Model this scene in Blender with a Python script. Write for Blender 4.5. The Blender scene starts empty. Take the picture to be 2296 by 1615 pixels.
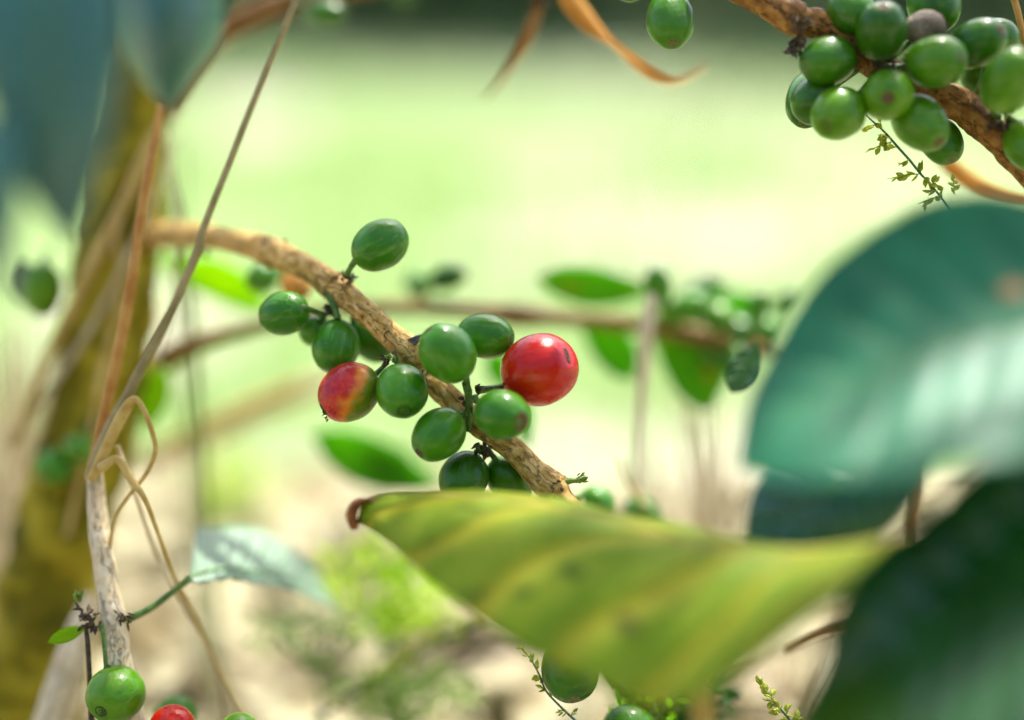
import bpy, math, random
from mathutils import Vector, Matrix, noise
random.seed(7)
R = math.radians
SC = bpy.context.scene
COL = SC.collection

# ------------------------------------------------------------------ camera, sky, sun, exposure
CAM_H, PITCH, LENS, FOCUS = 0.62, -20.0, 50.0, 0.34
cd = bpy.data.cameras.new('camera'); cam = bpy.data.objects.new('camera', cd); COL.objects.link(cam)
cam.location = (0, 0, CAM_H); cam.rotation_euler = (R(90 + PITCH), 0, 0)
cd.lens = LENS; cd.sensor_width = 36; cd.clip_start = 0.01; cd.clip_end = 500
cd.dof.use_dof = True; cd.dof.focus_distance = FOCUS; cd.dof.aperture_fstop = 1.7; cd.dof.aperture_blades = 0
SC.camera = cam
w = bpy.data.worlds.new('World'); SC.world = w; w.use_nodes = True
wn = w.node_tree
sky = wn.nodes.new('ShaderNodeTexSky'); sky.sky_type = 'NISHITA'; sky.sun_disc = False
SUN_EL, SUN_AZ = 58.0, 18.0
sky.sun_elevation = R(SUN_EL); sky.sun_rotation = R(SUN_AZ); sky.dust_density = 4.0; sky.air_density = 0.7; sky.ozone_density = 0.4
bg = wn.nodes['Background']; bg.inputs['Strength'].default_value = 0.14
wn.links.new(sky.outputs[0], bg.inputs[0])
sl = bpy.data.lights.new('sun', 'SUN'); sl.energy = 2.7; sl.angle = R(0.5); sl.color = (1.0, 0.965, 0.90)
sun = bpy.data.objects.new('sun', sl); COL.objects.link(sun)
SDIR = Vector((math.sin(R(SUN_AZ)) * math.cos(R(SUN_EL)), math.cos(R(SUN_AZ)) * math.cos(R(SUN_EL)), math.sin(R(SUN_EL))))
sun.rotation_euler = SDIR.to_track_quat('Z', 'Y').to_euler(); sun.location = SDIR * 5
vs = SC.view_settings; vs.view_transform = 'Standard'; vs.look = 'None'; vs.gamma = 1; vs.exposure = 1.65
SC.cycles.use_denoising = True
SC.cycles.max_bounces = 8; SC.cycles.sample_clamp_indirect = 6

CM = Matrix.Translation(cam.location) @ cam.rotation_euler.to_matrix().to_4x4()
CR = cam.rotation_euler.to_matrix()
K = 36 / LENS / 2296
def P(u, v, d=0.0):
    """photo point (2296 wide) at d mm behind the focal plane -> world point"""
    Z = FOCUS + d * 0.001
    return CM @ Vector(((u - 1148) * K * Z, -(v - 807.5) * K * Z, -Z))
def S(n, d=0.0): return n * K * (FOCUS + d * 0.001)
RIGHT, UP, BACK = CR @ Vector((1, 0, 0)), CR @ Vector((0, 1, 0)), CR @ Vector((0, 0, -1))

# ------------------------------------------------------------------ object helpers
def props(o, label=None, cat=None, group=None, kind=None):
    for k, v in (('label', label), ('category', cat), ('group', group), ('kind', kind)):
        if v: o[k] = v
    return o
def thing(name, label, cat, loc, group=None, rot=None):
    o = bpy.data.objects.new(name, None); o.empty_display_size = 0.01; COL.objects.link(o)
    o.matrix_world = Matrix.Translation(loc) @ (rot.to_4x4() if rot else Matrix())
    return props(o, label, cat, group)
class MB:
    def __init__(s): s.v = []; s.f = []; s.uv = []
    def grid(s, rows, closed=False, uvs=None):
        b = len(s.v); n = len(rows); m = len(rows[0])
        for r in rows: s.v.extend(r)
        mm = m if closed else m - 1
        for i in range(n - 1):
            for j in range(mm):
                j2 = (j + 1) % m
                s.f.append((b + i * m + j, b + i * m + j2, b + (i + 1) * m + j2, b + (i + 1) * m + j))
                u0, u1, v0, v1 = j / mm, (j + 1) / mm, i / (n - 1), (i + 1) / (n - 1)
                s.uv.append(((u0, v0), (u1, v0), (u1, v1), (u0, v1)))
    def poly(s, pts, uv=None):
        b = len(s.v); s.v.extend(pts); s.f.append(tuple(range(b, b + len(pts))))
        s.uv.append(tuple(uv) if uv else tuple((0.5, 0.5) for _ in pts))
    def build(s, name, m, parent=None, world=True, smooth=True, solid=0):
        me = bpy.data.meshes.new(name)
        if parent is not None and world:
            inv = parent.matrix_world.inverted(); vv = [inv @ Vector(p) for p in s.v]
        else: vv = s.v
        me.from_pydata([tuple(p) for p in vv], [], s.f)
        ul = me.uv_layers.new(name='UVMap')
        fl = [c for q in s.uv for uv in q for c in uv]
        ul.data.foreach_set('uv', fl)
        me.materials.append(m)
        if smooth: me.polygons.foreach_set('use_smooth', [True] * len(me.polygons))
        me.update()
        o = bpy.data.objects.new(name, me); COL.objects.link(o)
        if parent is not None: o.parent = parent
        if solid:
            md = o.modifiers.new('thickness', 'SOLIDIFY'); md.thickness = solid; md.offset = 0
        return o
def cr(pts, t):
    """Catmull-Rom through tuples, t in 0..len-1"""
    n = len(pts); i = min(int(t), n - 2); f = t - i
    p1, p2 = pts[i], pts[i + 1]
    p0 = pts[i - 1] if i > 0 else [2 * a - b for a, b in zip(p1, p2)]
    p3 = pts[i + 2] if i + 2 < n else [2 * b - a for a, b in zip(p1, p2)]
    return [0.5 * (2 * b + (c - a) * f + (2 * a - 5 * b + 4 * c - d) * f * f + (3 * b - a - 3 * c + d) * f ** 3)
            for a, b, c, d in zip(p0, p1, p2, p3)]
def tube(mb, pts, per=8, sides=12, rough=0.0, nfreq=300.0, cap=True, flat=1.0, seed=0.0):
    """pts: (Vector, radius)"""
    raw = [(*p, r) for p, r in pts]; N = (len(raw) - 1) * per + 1
    sm = [cr(raw, i / per) for i in range(N)]
    pos = [Vector(q[:3]) for q in sm]; rad = [max(q[3], 1e-5) for q in sm]
    t = (pos[1] - pos[0]).normalized(); a = t.orthogonal().normalized(); rows = []
    for i in range(N):
        t = (pos[min(i + 1, N - 1)] - pos[max(i - 1, 0)]).normalized()
        a = (a - t * a.dot(t)).normalized(); b = t.cross(a)
        row = []
        for j in range(sides):
            th = 2 * math.pi * j / sides
            dv = a * math.cos(th) + b * math.sin(th) * flat
            r = rad[i]
            if rough:
                q = pos[i] + dv * r
                r *= 1 + rough * (noise.noise(q * nfreq + Vector((seed, 0, 0))) + 0.5 * noise.noise(q * nfreq * 2.7))
            row.append(pos[i] + dv * r)
        rows.append(row)
    mb.grid(rows, closed=True)
    if cap:
        mb.poly(list(reversed(rows[0]))); mb.poly(rows[-1])
def ptube(mb, pts, **k):
    """pts: (u, v, d, halfwidth in photo units)"""
    tube(mb, [(P(u, v, d), S(h, d)) for u, v, d, h in pts], **k)
def perp(d):
    return d.orthogonal().normalized()

# ------------------------------------------------------------------ materials
def new_mat(name):
    m = bpy.data.materials.new(name); m.use_nodes = True
    return m, m.node_tree, m.node_tree.nodes['Principled BSDF']
def nd(t, typ, ins=None, **props_):
    n = t.nodes.new('ShaderNode' + typ)
    for k, v in props_.items(): setattr(n, k, v)
    for k, v in (ins or {}).items():
        if isinstance(v, bpy.types.NodeSocket): t.links.new(v, n.inputs[k])
        else: n.inputs[k].default_value = v
    return n
def math_(t, op, a, b=0.0, c=None, clamp=False):
    n = t.nodes.new('ShaderNodeMath'); n.operation = op; n.use_clamp = clamp
    for i, v in enumerate((a, b) if c is None else (a, b, c)):
        if isinstance(v, bpy.types.NodeSocket): t.links.new(v, n.inputs[i])
        else: n.inputs[i].default_value = v
    return n.outputs[0]
def mix(t, f, a, b):
    n = t.nodes.new('ShaderNodeMix'); n.data_type = 'RGBA'
    for i, v in ((0, f), (6, a), (7, b)):
        if isinstance(v, bpy.types.NodeSocket): t.links.new(v, n.inputs[i])
        else: n.inputs[i].default_value = v if i == 0 else (*v, 1)
    return n.outputs[2]
def ramp(t, f, stops):
    n = t.nodes.new('ShaderNodeValToRGB'); e = n.color_ramp.elements
    while len(e) < len(stops): e.new(0.5)
    for el, (p, c) in zip(e, stops):
        el.position = p; el.color = (*c, 1) if len(c) == 3 else c
    t.links.new(f, n.inputs[0]); return n.outputs[0]
def step(t, f, lo, hi):
    n = t.nodes.new('ShaderNodeMapRange'); n.interpolation_type = 'SMOOTHSTEP'
    t.links.new(f, n.inputs[0]); n.inputs[1].default_value = lo; n.inputs[2].default_value = hi
    return n.outputs[0]
def noise_(t, vec, scale, detail=3.0, rough=0.55):
    return nd(t, 'TexNoise', {'Vector': vec, 'Scale': scale, 'Detail': detail, 'Roughness': rough}).outputs[0]
def bump(t, h, dist, strength=1.0):
    return nd(t, 'Bump', {'Height': h, 'Distance': dist, 'Strength': strength}).outputs[0]

def cherry_mat(name, c_dark, c_light, c_streak, rough=0.34, red=None, dried=False, spots=0.5):
    m, t, b = new_mat(name)
    co = nd(t, 'TexCoord').outputs['Object']
    rnd = nd(t, 'ObjectInfo').outputs['Random']
    off = nd(t, 'VectorMath', {0: co, 1: (0, 0, 0)}, operation='ADD')
    cmb = nd(t, 'CombineXYZ', {'X': math_(t, 'MULTIPLY', rnd, 3.1), 'Y': math_(t, 'MULTIPLY', rnd, 1.7)}).outputs[0]
    t.links.new(cmb, off.inputs[1]); co2 = off.outputs[0]
    big = noise_(t, co2, 90, 2)
    st = nd(t, 'Mapping', {'Vector': co2, 'Scale': (1, 1, 0.14)}).outputs[0]
    streak = noise_(t, st, 700, 3)
    col = mix(t, step(t, big, 0.35, 0.65), c_dark, c_light)
    col = mix(t, math_(t, 'MULTIPLY', step(t, streak, 0.5, 0.72), 0.45), col, c_streak)
    fine = noise_(t, co2, 2600, 2)
    col = mix(t, math_(t, 'MULTIPLY', step(t, fine, 0.62, 0.72), 0.25), col, c_streak)
    if red:
        (dx, dy, dz), span, reds, mids = red
        dp = nd(t, 'VectorMath', {0: co, 1: (dx, dy, dz)}, operation='DOT_PRODUCT').outputs['Value']
        wob = math_(t, 'MULTIPLY', math_(t, 'SUBTRACT', noise_(t, co2, 160, 4), 0.5), span * 1.6)
        f = math_(t, 'DIVIDE', math_(t, 'ADD', dp, wob), span)
        f = math_(t, 'MULTIPLY_ADD', f, 0.5, 0.5, clamp=True)
        rc = mix(t, step(t, noise_(t, st, 420, 4, 0.7), 0.36, 0.66), reds[0], reds[1])
        blot = noise_(t, co2, 1300, 4, 0.65)
        rc = mix(t, math_(t, 'MULTIPLY', step(t, blot, 0.52, 0.62), 0.4), rc, reds[2])
        c_or = mix(t, step(t, f, *((0.36, 0.58) if span < 0.012 else (0.33, 0.55))), rc, mids)
        col = mix(t, step(t, f, *((0.54, 0.74) if span < 0.012 else (0.60, 0.9))), c_or, col)
    vor = nd(t, 'TexVoronoi', {'Vector': co2, 'Scale': 260.0}).outputs['Distance']
    sp = math_(t, 'MULTIPLY', math_(t, 'LESS_THAN', vor, 0.09), spots)
    col = mix(t, sp, col, (0.20, 0.13, 0.05) if not red else (0.6, 0.3, 0.08))
    t.links.new(col, b.inputs['Base Color'])
    rr = math_(t, 'MULTIPLY_ADD', noise_(t, co2, 1100, 3), 0.22, rough - 0.11)
    t.links.new(rr, b.inputs['Roughness'])
    h = math_(t, 'ADD', noise_(t, co2, 900, 4), math_(t, 'MULTIPLY', streak, 1.5))
    t.links.new(bump(t, h, 0.00012 if not dried else 0.0008), b.inputs['Normal'])
    b.inputs['Subsurface Weight'].default_value = 0.05 if not dried else 0
    b.inputs['Subsurface Radius'].default_value = (0.002, 0.003, 0.001) if not red else (0.004, 0.001, 0.0005)
    b.inputs['Subsurface Scale'].default_value = 1.0
    b.inputs['Coat Weight'].default_value = 0.0 if dried else (0.32 if red else 0.24); b.inputs['Coat Roughness'].default_value = 0.12
    b.inputs['Specular IOR Level'].default_value = 0.25
    return m
G1 = cherry_mat('green_cherry_skin', (0.030, 0.17, 0.003), (0.070, 0.27, 0.006), (0.14, 0.35, 0.04))
G2 = cherry_mat('deep_green_cherry_skin', (0.020, 0.10, 0.002), (0.050, 0.19, 0.003), (0.07, 0.20, 0.015), spots=0.6)
G3 = cherry_mat('bright_green_cherry_skin', (0.055, 0.19, 0.002), (0.12, 0.30, 0.004), (0.14, 0.30, 0.02), spots=0.6)
DRY = cherry_mat('dried_cherry_skin', (0.12, 0.085, 0.055), (0.28, 0.22, 0.16), (0.38, 0.32, 0.25), rough=0.7, dried=True)

def simple(name, c1, c2, scale=300, rough=0.6, bumpd=0.0003, spec=0.4, trans=0.0, stretch=None, lo=0.35, hi=0.65, third=None):
    m, t, b = new_mat(name)
    co = nd(t, 'TexCoord').outputs['Object']
    if stretch:
        uv = nd(t, 'TexCoord').outputs['UV']; co = nd(t, 'Mapping', {'Vector': uv, 'Scale': stretch}).outputs[0]; scale = 1.0
    n = noise_(t, co, scale, 5, 0.6)
    col = mix(t, step(t, n, lo, hi), c1, c2)
    if third:
        col = mix(t, step(t, noise_(t, co, scale * 2.7, 4), 0.56, 0.66), col, third)
    t.links.new(col, b.inputs['Base Color'])
    b.inputs['Roughness'].default_value = rough; b.inputs['Specular IOR Level'].default_value = spec
    t.links.new(bump(t, n, bumpd), b.inputs['Normal'])
    if trans:
        tr = nd(t, 'BsdfTranslucent', {'Color': col}).outputs[0]
        ms = nd(t, 'MixShader', {0: trans, 1: b.outputs[0], 2: tr}).outputs[0]
        t.links.new(ms, t.nodes['Material Output'].inputs[0])
    return m
def bark(name, base, light, crack, along=18, spec=0.2, rough=0.6, cs=0.6):
    m, t, b = new_mat(name)
    uv = nd(t, 'TexCoord').outputs['UV']; obj = nd(t, 'TexCoord').outputs['Object']
    a = nd(t, 'Mapping', {'Vector': uv, 'Scale': (9, along * 0.28, 1)}).outputs[0]
    wv = nd(t, 'VectorMath', {0: a, 1: (0, 0, 0)}, operation='ADD')
    nz = nd(t, 'TexNoise', {'Vector': obj, 'Scale': 260.0, 'Detail': 3.0}).outputs['Color']
    sc = nd(t, 'VectorMath', {0: nz, 'Scale': 1.3}, operation='SCALE').outputs[0]
    t.links.new(sc, wv.inputs[1])
    n1 = noise_(t, wv.outputs[0], 1.0, 5, 0.62)
    n2 = noise_(t, obj, 420, 4)
    col = mix(t, step(t, n2, 0.35, 0.68), base, light)
    cr_ = step(t, n1, 0.47, 0.36)
    cr_ = math_(t, 'SUBTRACT', 1.0, step(t, math_(t, 'ABSOLUTE', math_(t, 'SUBTRACT', n1, 0.5)), 0.0, 0.028))
    col = mix(t, math_(t, 'MULTIPLY', cr_, cs), col, crack)
    blot = step(t, noise_(t, obj, 130, 3), 0.60, 0.68)
    col = mix(t, math_(t, 'MULTIPLY', blot, 0.5), col, tuple(c * 0.45 for c in base))
    t.links.new(col, b.inputs['Base Color'])
    b.inputs['Roughness'].default_value = rough; b.inputs['Specular IOR Level'].default_value = spec
    h = math_(t, 'SUBTRACT', math_(t, 'MULTIPLY', n2, 0.5), cr_)
    t.links.new(bump(t, h, 0.0005), b.inputs['Normal'])
    return m
BARK = bark('pale_coffee_bark', (0.50, 0.29, 0.06), (0.80, 0.54, 0.20), (0.20, 0.10, 0.02), cs=0.4)
BARKB = bark('orange_coffee_bark', (0.24, 0.10, 0.02), (0.42, 0.21, 0.05), (0.05, 0.022, 0.01))
MOSSY = simple('mossy_trunk_bark', (0.17, 0.14, 0.004), (0.42, 0.33, 0.02), 48, 0.85, 0.004, 0.2, third=(0.085, 0.085, 0.004), lo=0.42, hi=0.58)
NODE = simple('dark_node_tissue', (0.035, 0.028, 0.018), (0.13, 0.085, 0.035), 900, 0.7, 0.0004)
SCAR = simple('grey_leaf_scar', (0.06, 0.06, 0.065), (0.16, 0.15, 0.14), 800, 0.75, 0.0003)
STALK = simple('green_stalk', (0.05, 0.13, 0.018), (0.12, 0.24, 0.04), 700, 0.45, 0.0002)
DISC = simple('calyx_disc_tissue', (0.10, 0.075, 0.03), (0.17, 0.19, 0.06), 1500, 0.6, 0.0001)
DISCG = simple('green_calyx_disc_tissue', (0.018, 0.045, 0.008), (0.05, 0.11, 0.02), 1500, 0.6, 0.0001)
DISCB = simple('brown_calyx_disc_tissue', (0.085, 0.045, 0.012), (0.15, 0.10, 0.03), 1500, 0.65, 0.0002)
BUDM = simple('green_bud_scale', (0.09, 0.17, 0.01), (0.20, 0.30, 0.03), 900, 0.5, 0.0002)
STRAW = simple('dry_straw', (0.58, 0.46, 0.25), (0.80, 0.70, 0.48), 200, 0.6, 0.0002, trans=0.3)
TAN = simple('tan_dry_stem', (0.45, 0.29, 0.055), (0.64, 0.46, 0.15), 150, 0.6, 0.0003)
ORSTEM = simple('orange_dry_stem', (0.42, 0.17, 0.02), (0.58, 0.30, 0.06), 120, 0.55, 0.0003)
PALEST = simple('lightened_straw_stalk', (0.74, 0.62, 0.42), (0.88, 0.80, 0.60), 120, 0.7, 0.0002, trans=0.2)  # straw colour lightened to offset the shade on the stalk
GREYST = simple('greenish_grey_vine', (0.26, 0.20, 0.07), (0.42, 0.33, 0.14), 120, 0.6, 0.0003)
REARB = bark('rear_brown_bark', (0.20, 0.11, 0.025), (0.36, 0.21, 0.06), (0.08, 0.04, 0.01))
CREAM = bark('cream_stem_bark', (0.82, 0.64, 0.38), (0.92, 0.80, 0.56), (0.5, 0.34, 0.16), along=10, cs=0.25, spec=0.1)
ORLEAF = simple('orange_dry_blade', (0.62, 0.28, 0.015), (0.80, 0.45, 0.08), 60, 0.6, 0.0003, trans=0.45)
BRBLADE = simple('brown_dry_blade', (0.26, 0.12, 0.02), (0.45, 0.24, 0.06), 60, 0.6, 0.0003, trans=0.3)
SEEDG = simple('green_spikelet', (0.42, 0.52, 0.04), (0.62, 0.66, 0.12), 1200, 0.6, 0.0001, trans=0.5, third=(0.22, 0.10, 0.03))
SEEDST = simple('bluish_seed_stem', (0.05, 0.13, 0.10), (0.10, 0.20, 0.13), 500, 0.45, 0.0001)
HAIR = simple('white_awn', (0.75, 0.75, 0.62), (0.85, 0.85, 0.75), 500, 0.5, 0.0001, trans=0.4)

def leaf_mat(name, blade, blade2, vein, rough=0.33, spec=0.5, trans=0.25, tcol=None, n=9, k=2.2, vein_w=0.16, spot=None,
             tip=None, bumpd=0.0006, coat=0.0, fleck=None):
    m, t, b = new_mat(name)
    uv = nd(t, 'TexCoord').outputs['UV']; obj = nd(t, 'TexCoord').outputs['Object']
    s = nd(t, 'SeparateXYZ', {0: uv}); u, v = s.outputs[0], s.outputs[1]
    au = math_(t, 'ABSOLUTE', math_(t, 'SUBTRACT', u, 0.5))
    ph = math_(t, 'ADD', math_(t, 'MULTIPLY', v, float(n)), math_(t, 'MULTIPLY', math_(t, 'POWER', au, 0.8), k))
    ph = math_(t, 'ADD', ph, math_(t, 'MULTIPLY', math_(t, 'SUBTRACT', noise_(t, obj, 40, 2), 0.5), 0.5))
    tri = math_(t, 'ABSOLUTE', math_(t, 'SUBTRACT', math_(t, 'FRACT', ph), 0.5))       # 0.5 at the vein
    lat = step(t, tri, 0.5 - vein_w, 0.5)
    mid = math_(t, 'SUBTRACT', 1.0, step(t, au, 0.006, 0.03))
    vf = math_(t, 'MAXIMUM', lat, mid)
    nz = noise_(t, obj, 60, 4)
    col = mix(t, step(t, nz, 0.35, 0.65), blade, blade2)
    if fleck:
        col = mix(t, step(t, noise_(t, obj, 110, 3), 0.60, 0.74), col, fleck)
    col = mix(t, math_(t, 'MULTIPLY', vf, 0.75), col, vein)
    if spot:
        for (su, sv, r, c) in spot:
            d = nd(t, 'VectorMath', {0: nd(t, 'CombineXYZ', {0: u, 1: v}).outputs[0], 1: (su, sv, 0)}, operation='DISTANCE').outputs['Value']
            col = mix(t, math_(t, 'SUBTRACT', 1.0, step(t, math_(t, 'ADD', d, math_(t, 'MULTIPLY', nz, r * 0.5)), r * 0.8, r * 1.6)), col, c)
    if tip:
        col = mix(t, math_(t, 'SUBTRACT', 1.0, step(t, v, tip[0], tip[1])), col, tip[2])
    t.links.new(col, b.inputs['Base Color'])
    b.inputs['Roughness'].default_value = rough; b.inputs['Specular IOR Level'].default_value = spec
    b.inputs['Coat Weight'].default_value = coat; b.inputs['Coat Roughness'].default_value = 0.3
    h = math_(t, 'MULTIPLY_ADD', vf, -1.0, math_(t, 'MULTIPLY', noise_(t, obj, 350, 3), 0.4))
    t.links.new(bump(t, h, bumpd), b.inputs['Normal'])
    if trans:
        tc = mix(t, 0.5, col, tcol) if tcol else col
        tr = nd(t, 'BsdfTranslucent', {'Color': tc}).outputs[0]
        t.links.new(nd(t, 'MixShader', {0: trans, 1: b.outputs[0], 2: tr}).outputs[0], t.nodes['Material Output'].inputs[0])
    return m
YELLOWLEAF = leaf_mat('yellowing_leaf', (0.30, 0.46, 0.010), (0.42, 0.53, 0.03), (0.66, 0.62, 0.05), rough=0.5, trans=0.62, n=7, k=3.0,
                      vein_w=0.24, tip=(0.0, 0.06, (0.26, 0.08, 0.015)), fleck=(0.10, 0.20, 0.01), bumpd=0.0012,
                      spot=[(0.86, 0.55, 0.02, (0.16, 0.17, 0.01)), (0.62, 0.30, 0.02, (0.2, 0.28, 0.01))])
TEAL = leaf_mat('glossy_dark_leaf', (0.006, 0.14, 0.055), (0.016, 0.21, 0.085), (0.012, 0.18, 0.06), rough=0.5, spec=0.5, trans=0.10, n=8, bumpd=0.00008,
                coat=0.0, spot=[(0.36, 0.78, 0.035, (0.55, 0.25, 0.09))])
TEAL2 = leaf_mat('glossy_teal_leaf', (0.002, 0.085, 0.055), (0.004, 0.12, 0.075), (0.008, 0.14, 0.085), rough=0.40, spec=0.7, trans=0.08, n=8, coat=0.3)
TEAL3 = leaf_mat('sheen_teal_leaf', (0.008, 0.11, 0.09), (0.014, 0.15, 0.12), (0.014, 0.15, 0.115), rough=0.45, spec=0.9, trans=0.1, n=8, coat=0.3, bumpd=0.0001)  # sky sheen put into the lighter blade colour
DARK = leaf_mat('deep_green_leaf', (0.006, 0.065, 0.002), (0.012, 0.10, 0.003), (0.018, 0.11, 0.005), rough=0.5, spec=0.3, trans=0.3, n=5, bumpd=0.0001)
DARKL = leaf_mat('deep_green_glossy_leaf', (0.005, 0.060, 0.004), (0.010, 0.095, 0.008), (0.012, 0.10, 0.008), rough=0.36, spec=0.55, trans=0.1, n=4, coat=0.2, bumpd=0.00008)
BACKLIT = leaf_mat('backlit_green_leaf', (0.06, 0.30, 0.003), (0.14, 0.42, 0.004), (0.25, 0.46, 0.01), rough=0.5, spec=0.3, trans=0.7, tcol=(0.40, 0.90, 0.0), n=8)
BACKYEL = leaf_mat('backlit_yellow_green_leaf', (0.26, 0.52, 0.004), (0.40, 0.60, 0.008), (0.5, 0.62, 0.03), rough=0.5, spec=0.3, trans=0.7, tcol=(0.6, 0.95, 0.0), n=8)
SPOTTED = leaf_mat('spotted_green_leaf', (0.09, 0.34, 0.003), (0.20, 0.44, 0.005), (0.28, 0.46, 0.01), rough=0.5, spec=0.3, trans=0.7, tcol=(0.40, 0.85, 0.0), n=8,
                   spot=[(0.40, 0.28, 0.09, (0.60, 0.32, 0.02)), (0.7, 0.85, 0.10, (0.45, 0.45, 0.03))])
PALE = leaf_mat('pale_shiny_leaf', (0.20, 0.34, 0.21), (0.32, 0.47, 0.31), (0.62, 0.72, 0.56), rough=0.45, spec=0.5, trans=0.2, n=14, k=2.6, coat=0.15)
CROWN = leaf_mat('crown_leaf', (0.015, 0.08, 0.010), (0.03, 0.12, 0.015), (0.06, 0.16, 0.03), trans=0.2)
SHRUB = simple('shrub_foliage', (0.16, 0.215, 0.10), (0.34, 0.38, 0.22), 3, 0.6, 0.001, 0.15)
GRASSW = simple('pale_green_weed', (0.22, 0.36, 0.06), (0.38, 0.50, 0.14), 30, 0.6, 0.001, trans=0.4)
GRASS = simple('meadow_grass', (0.16, 0.28, 0.05), (0.26, 0.37, 0.09), 8, 0.6, 0.001, trans=0.35)

# ------------------------------------------------------------------ setting: ground, meadow, litter, added shrubs
def ground_at(u, v):
    """where the view through a photo point meets the ground"""
    d = (P(u, v, 0) - cam.location).normalized(); return cam.location + d * (-CAM_H / d.z)
def gz(x, y):
    """gentle ground with the leaf-strewn terrace edge the coffee plants grow from"""
    t = min(max((0.86 - y) / 0.30, 0), 1); t = t * t * (3 - 2 * t)
    return 0.05 * noise.noise(Vector((x * 0.7, y * 0.7, 0))) * (1 - t) + t * (0.335 + 0.018 * noise.noise(Vector((x * 6, y * 6, 3))) + 0.008 * noise.noise(Vector((x * 22, y * 22, 5))))
# worn bare patches of soil in the meadow
BARE = [(1280, 430, 190, 60), (1620, 570, 330, 60), (1250, 620, 260, 40), (700, 1090, 260, 90), (1250, 1010, 200, 50), (1650, 1080, 240, 120), (300, 760, 260, 90), (1650, 1200, 300, 80), (560, 270, 130, 40)]
def make_ground():
    m, t, b = new_mat('ground_soil_and_grass')
    co = nd(t, 'TexCoord').outputs['Object']
    n1 = noise_(t, nd(t, 'Mapping', {'Vector': co, 'Location': (3.3, 1.2, 0)}).outputs[0], 0.9, 3)
    n2 = noise_(t, co, 14, 5, 0.65)
    n3 = noise_(t, co, 60, 4)
    soil = mix(t, step(t, n2, 0.35, 0.65), (0.46, 0.43, 0.325), (0.58, 0.56, 0.46))
    soil = mix(t, math_(t, 'MULTIPLY', step(t, n3, 0.58, 0.70), 0.7), soil, (0.20, 0.14, 0.08))
    grass = mix(t, step(t, n3, 0.35, 0.65), (0.16, 0.27, 0.08), (0.27, 0.365, 0.15))
    bare = None
    for (u, v, ru, rv) in BARE:
        c_ = ground_at(u, v); rx = abs(ground_at(u + ru, v).x - c_.x); ry = 0.5 * (abs(ground_at(u, v - rv).y - c_.y) + abs(ground_at(u, v + rv).y - c_.y))
        dv_ = nd(t, 'VectorMath', {0: co, 1: (c_.x, c_.y, 0)}, operation='SUBTRACT').outputs[0]
        dv_ = nd(t, 'VectorMath', {0: dv_, 1: (1 / rx, 1 / ry, 0)}, operation='MULTIPLY').outputs[0]
        ln = nd(t, 'VectorMath', {0: dv_}, operation='LENGTH').outputs['Value']
        q_ = math_(t, 'SUBTRACT', 1.0, step(t, math_(t, 'ADD', ln, math_(t, 'MULTIPLY', math_(t, 'SUBTRACT', n2, 0.5), 0.9)), 0.75, 1.15))
        bare = q_ if bare is None else math_(t, 'MAXIMUM', bare, q_)
    near = step(t, math_(t, 'ADD', nd(t, 'SeparateXYZ', {0: co}).outputs[1], math_(t, 'MULTIPLY', math_(t, 'SUBTRACT', n2, 0.5), 0.12)), 0.66, 0.58)
    bare = math_(t, 'MAXIMUM', bare, near)
    soil = mix(t, math_(t, 'MULTIPLY', near, 0.75), soil, mix(t, step(t, noise_(t, co, 45, 4), 0.4, 0.6), (0.15, 0.105, 0.045), (0.50, 0.42, 0.27)))
    f = math_(t, 'SUBTRACT', 1.0, math_(t, 'MAXIMUM', bare, math_(t, 'MULTIPLY', step(t, n1, 0.52, 0.66), 0.4)))
    col = mix(t, f, soil, grass)
    t.links.new(col, b.inputs['Base Color']); b.inputs['Roughness'].default_value = 0.9; b.inputs['Specular IOR Level'].default_value = 0.2
    t.links.new(bump(t, n2, 0.02), b.inputs['Normal'])
    mb = MB(); xs = [-80, -30, -12, -6, -4, -3, -2, -1.4] + [i * 0.05 for i in range(-20, 21)] + [1.4, 2, 3, 4, 6, 12, 30, 80]
    ys = [-40, -15, -5, -2, -1] + [-0.5 + i * 0.04 for i in range(0, 48)] + [1.6 + i * 0.25 for i in range(0, 32)] + [12, 25, 50, 120]
    mb.grid([[Vector((x, y, gz(x, y))) for x in xs] for y in ys])
    o = mb.build('ground', m); props(o, kind='structure')
make_ground()
def blade(mb, base, h, wid, lean, az, n=3, fold=0.0):
    d = Vector((math.cos(az), math.sin(az), 0)); s = Vector((-d.y, d.x, 0)); rows = []
    for i in range(n + 1):
        t = i / n; c = base + Vector((0, 0, h * t)) + d * (lean * t * t); ww = wid * (1 - t) ** 0.6 * 0.5 + 1e-5
        rows.append([c - s * ww, c + s * ww])
    mb.grid(rows)
def meadow():
    mb = MB(); k = 0
    while k < 9000:
        y = 0.62 + 6 * random.random() ** 1.3; x = (random.random() - 0.5) * (1.4 + y * 1.0)
        n = noise.noise(Vector((x * 0.9 + 3.3, y * 0.9 + 1.2, 0)))
        if n < (0.0 if y < 1.0 else -0.1) + random.random() * 0.1: k += 0.3; continue
        blade(mb, Vector((x, y, gz(x, y))), random.uniform(0.03, 0.11), random.uniform(0.003, 0.006) * (1 + y * 0.15),
              random.uniform(0.01, 0.06), random.random() * 6.28); k += 1
    props(mb.build('meadow_grass', GRASS), 'short sunlit grass growing in patches over pale soil', 'grass', kind='stuff')
meadow()
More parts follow.
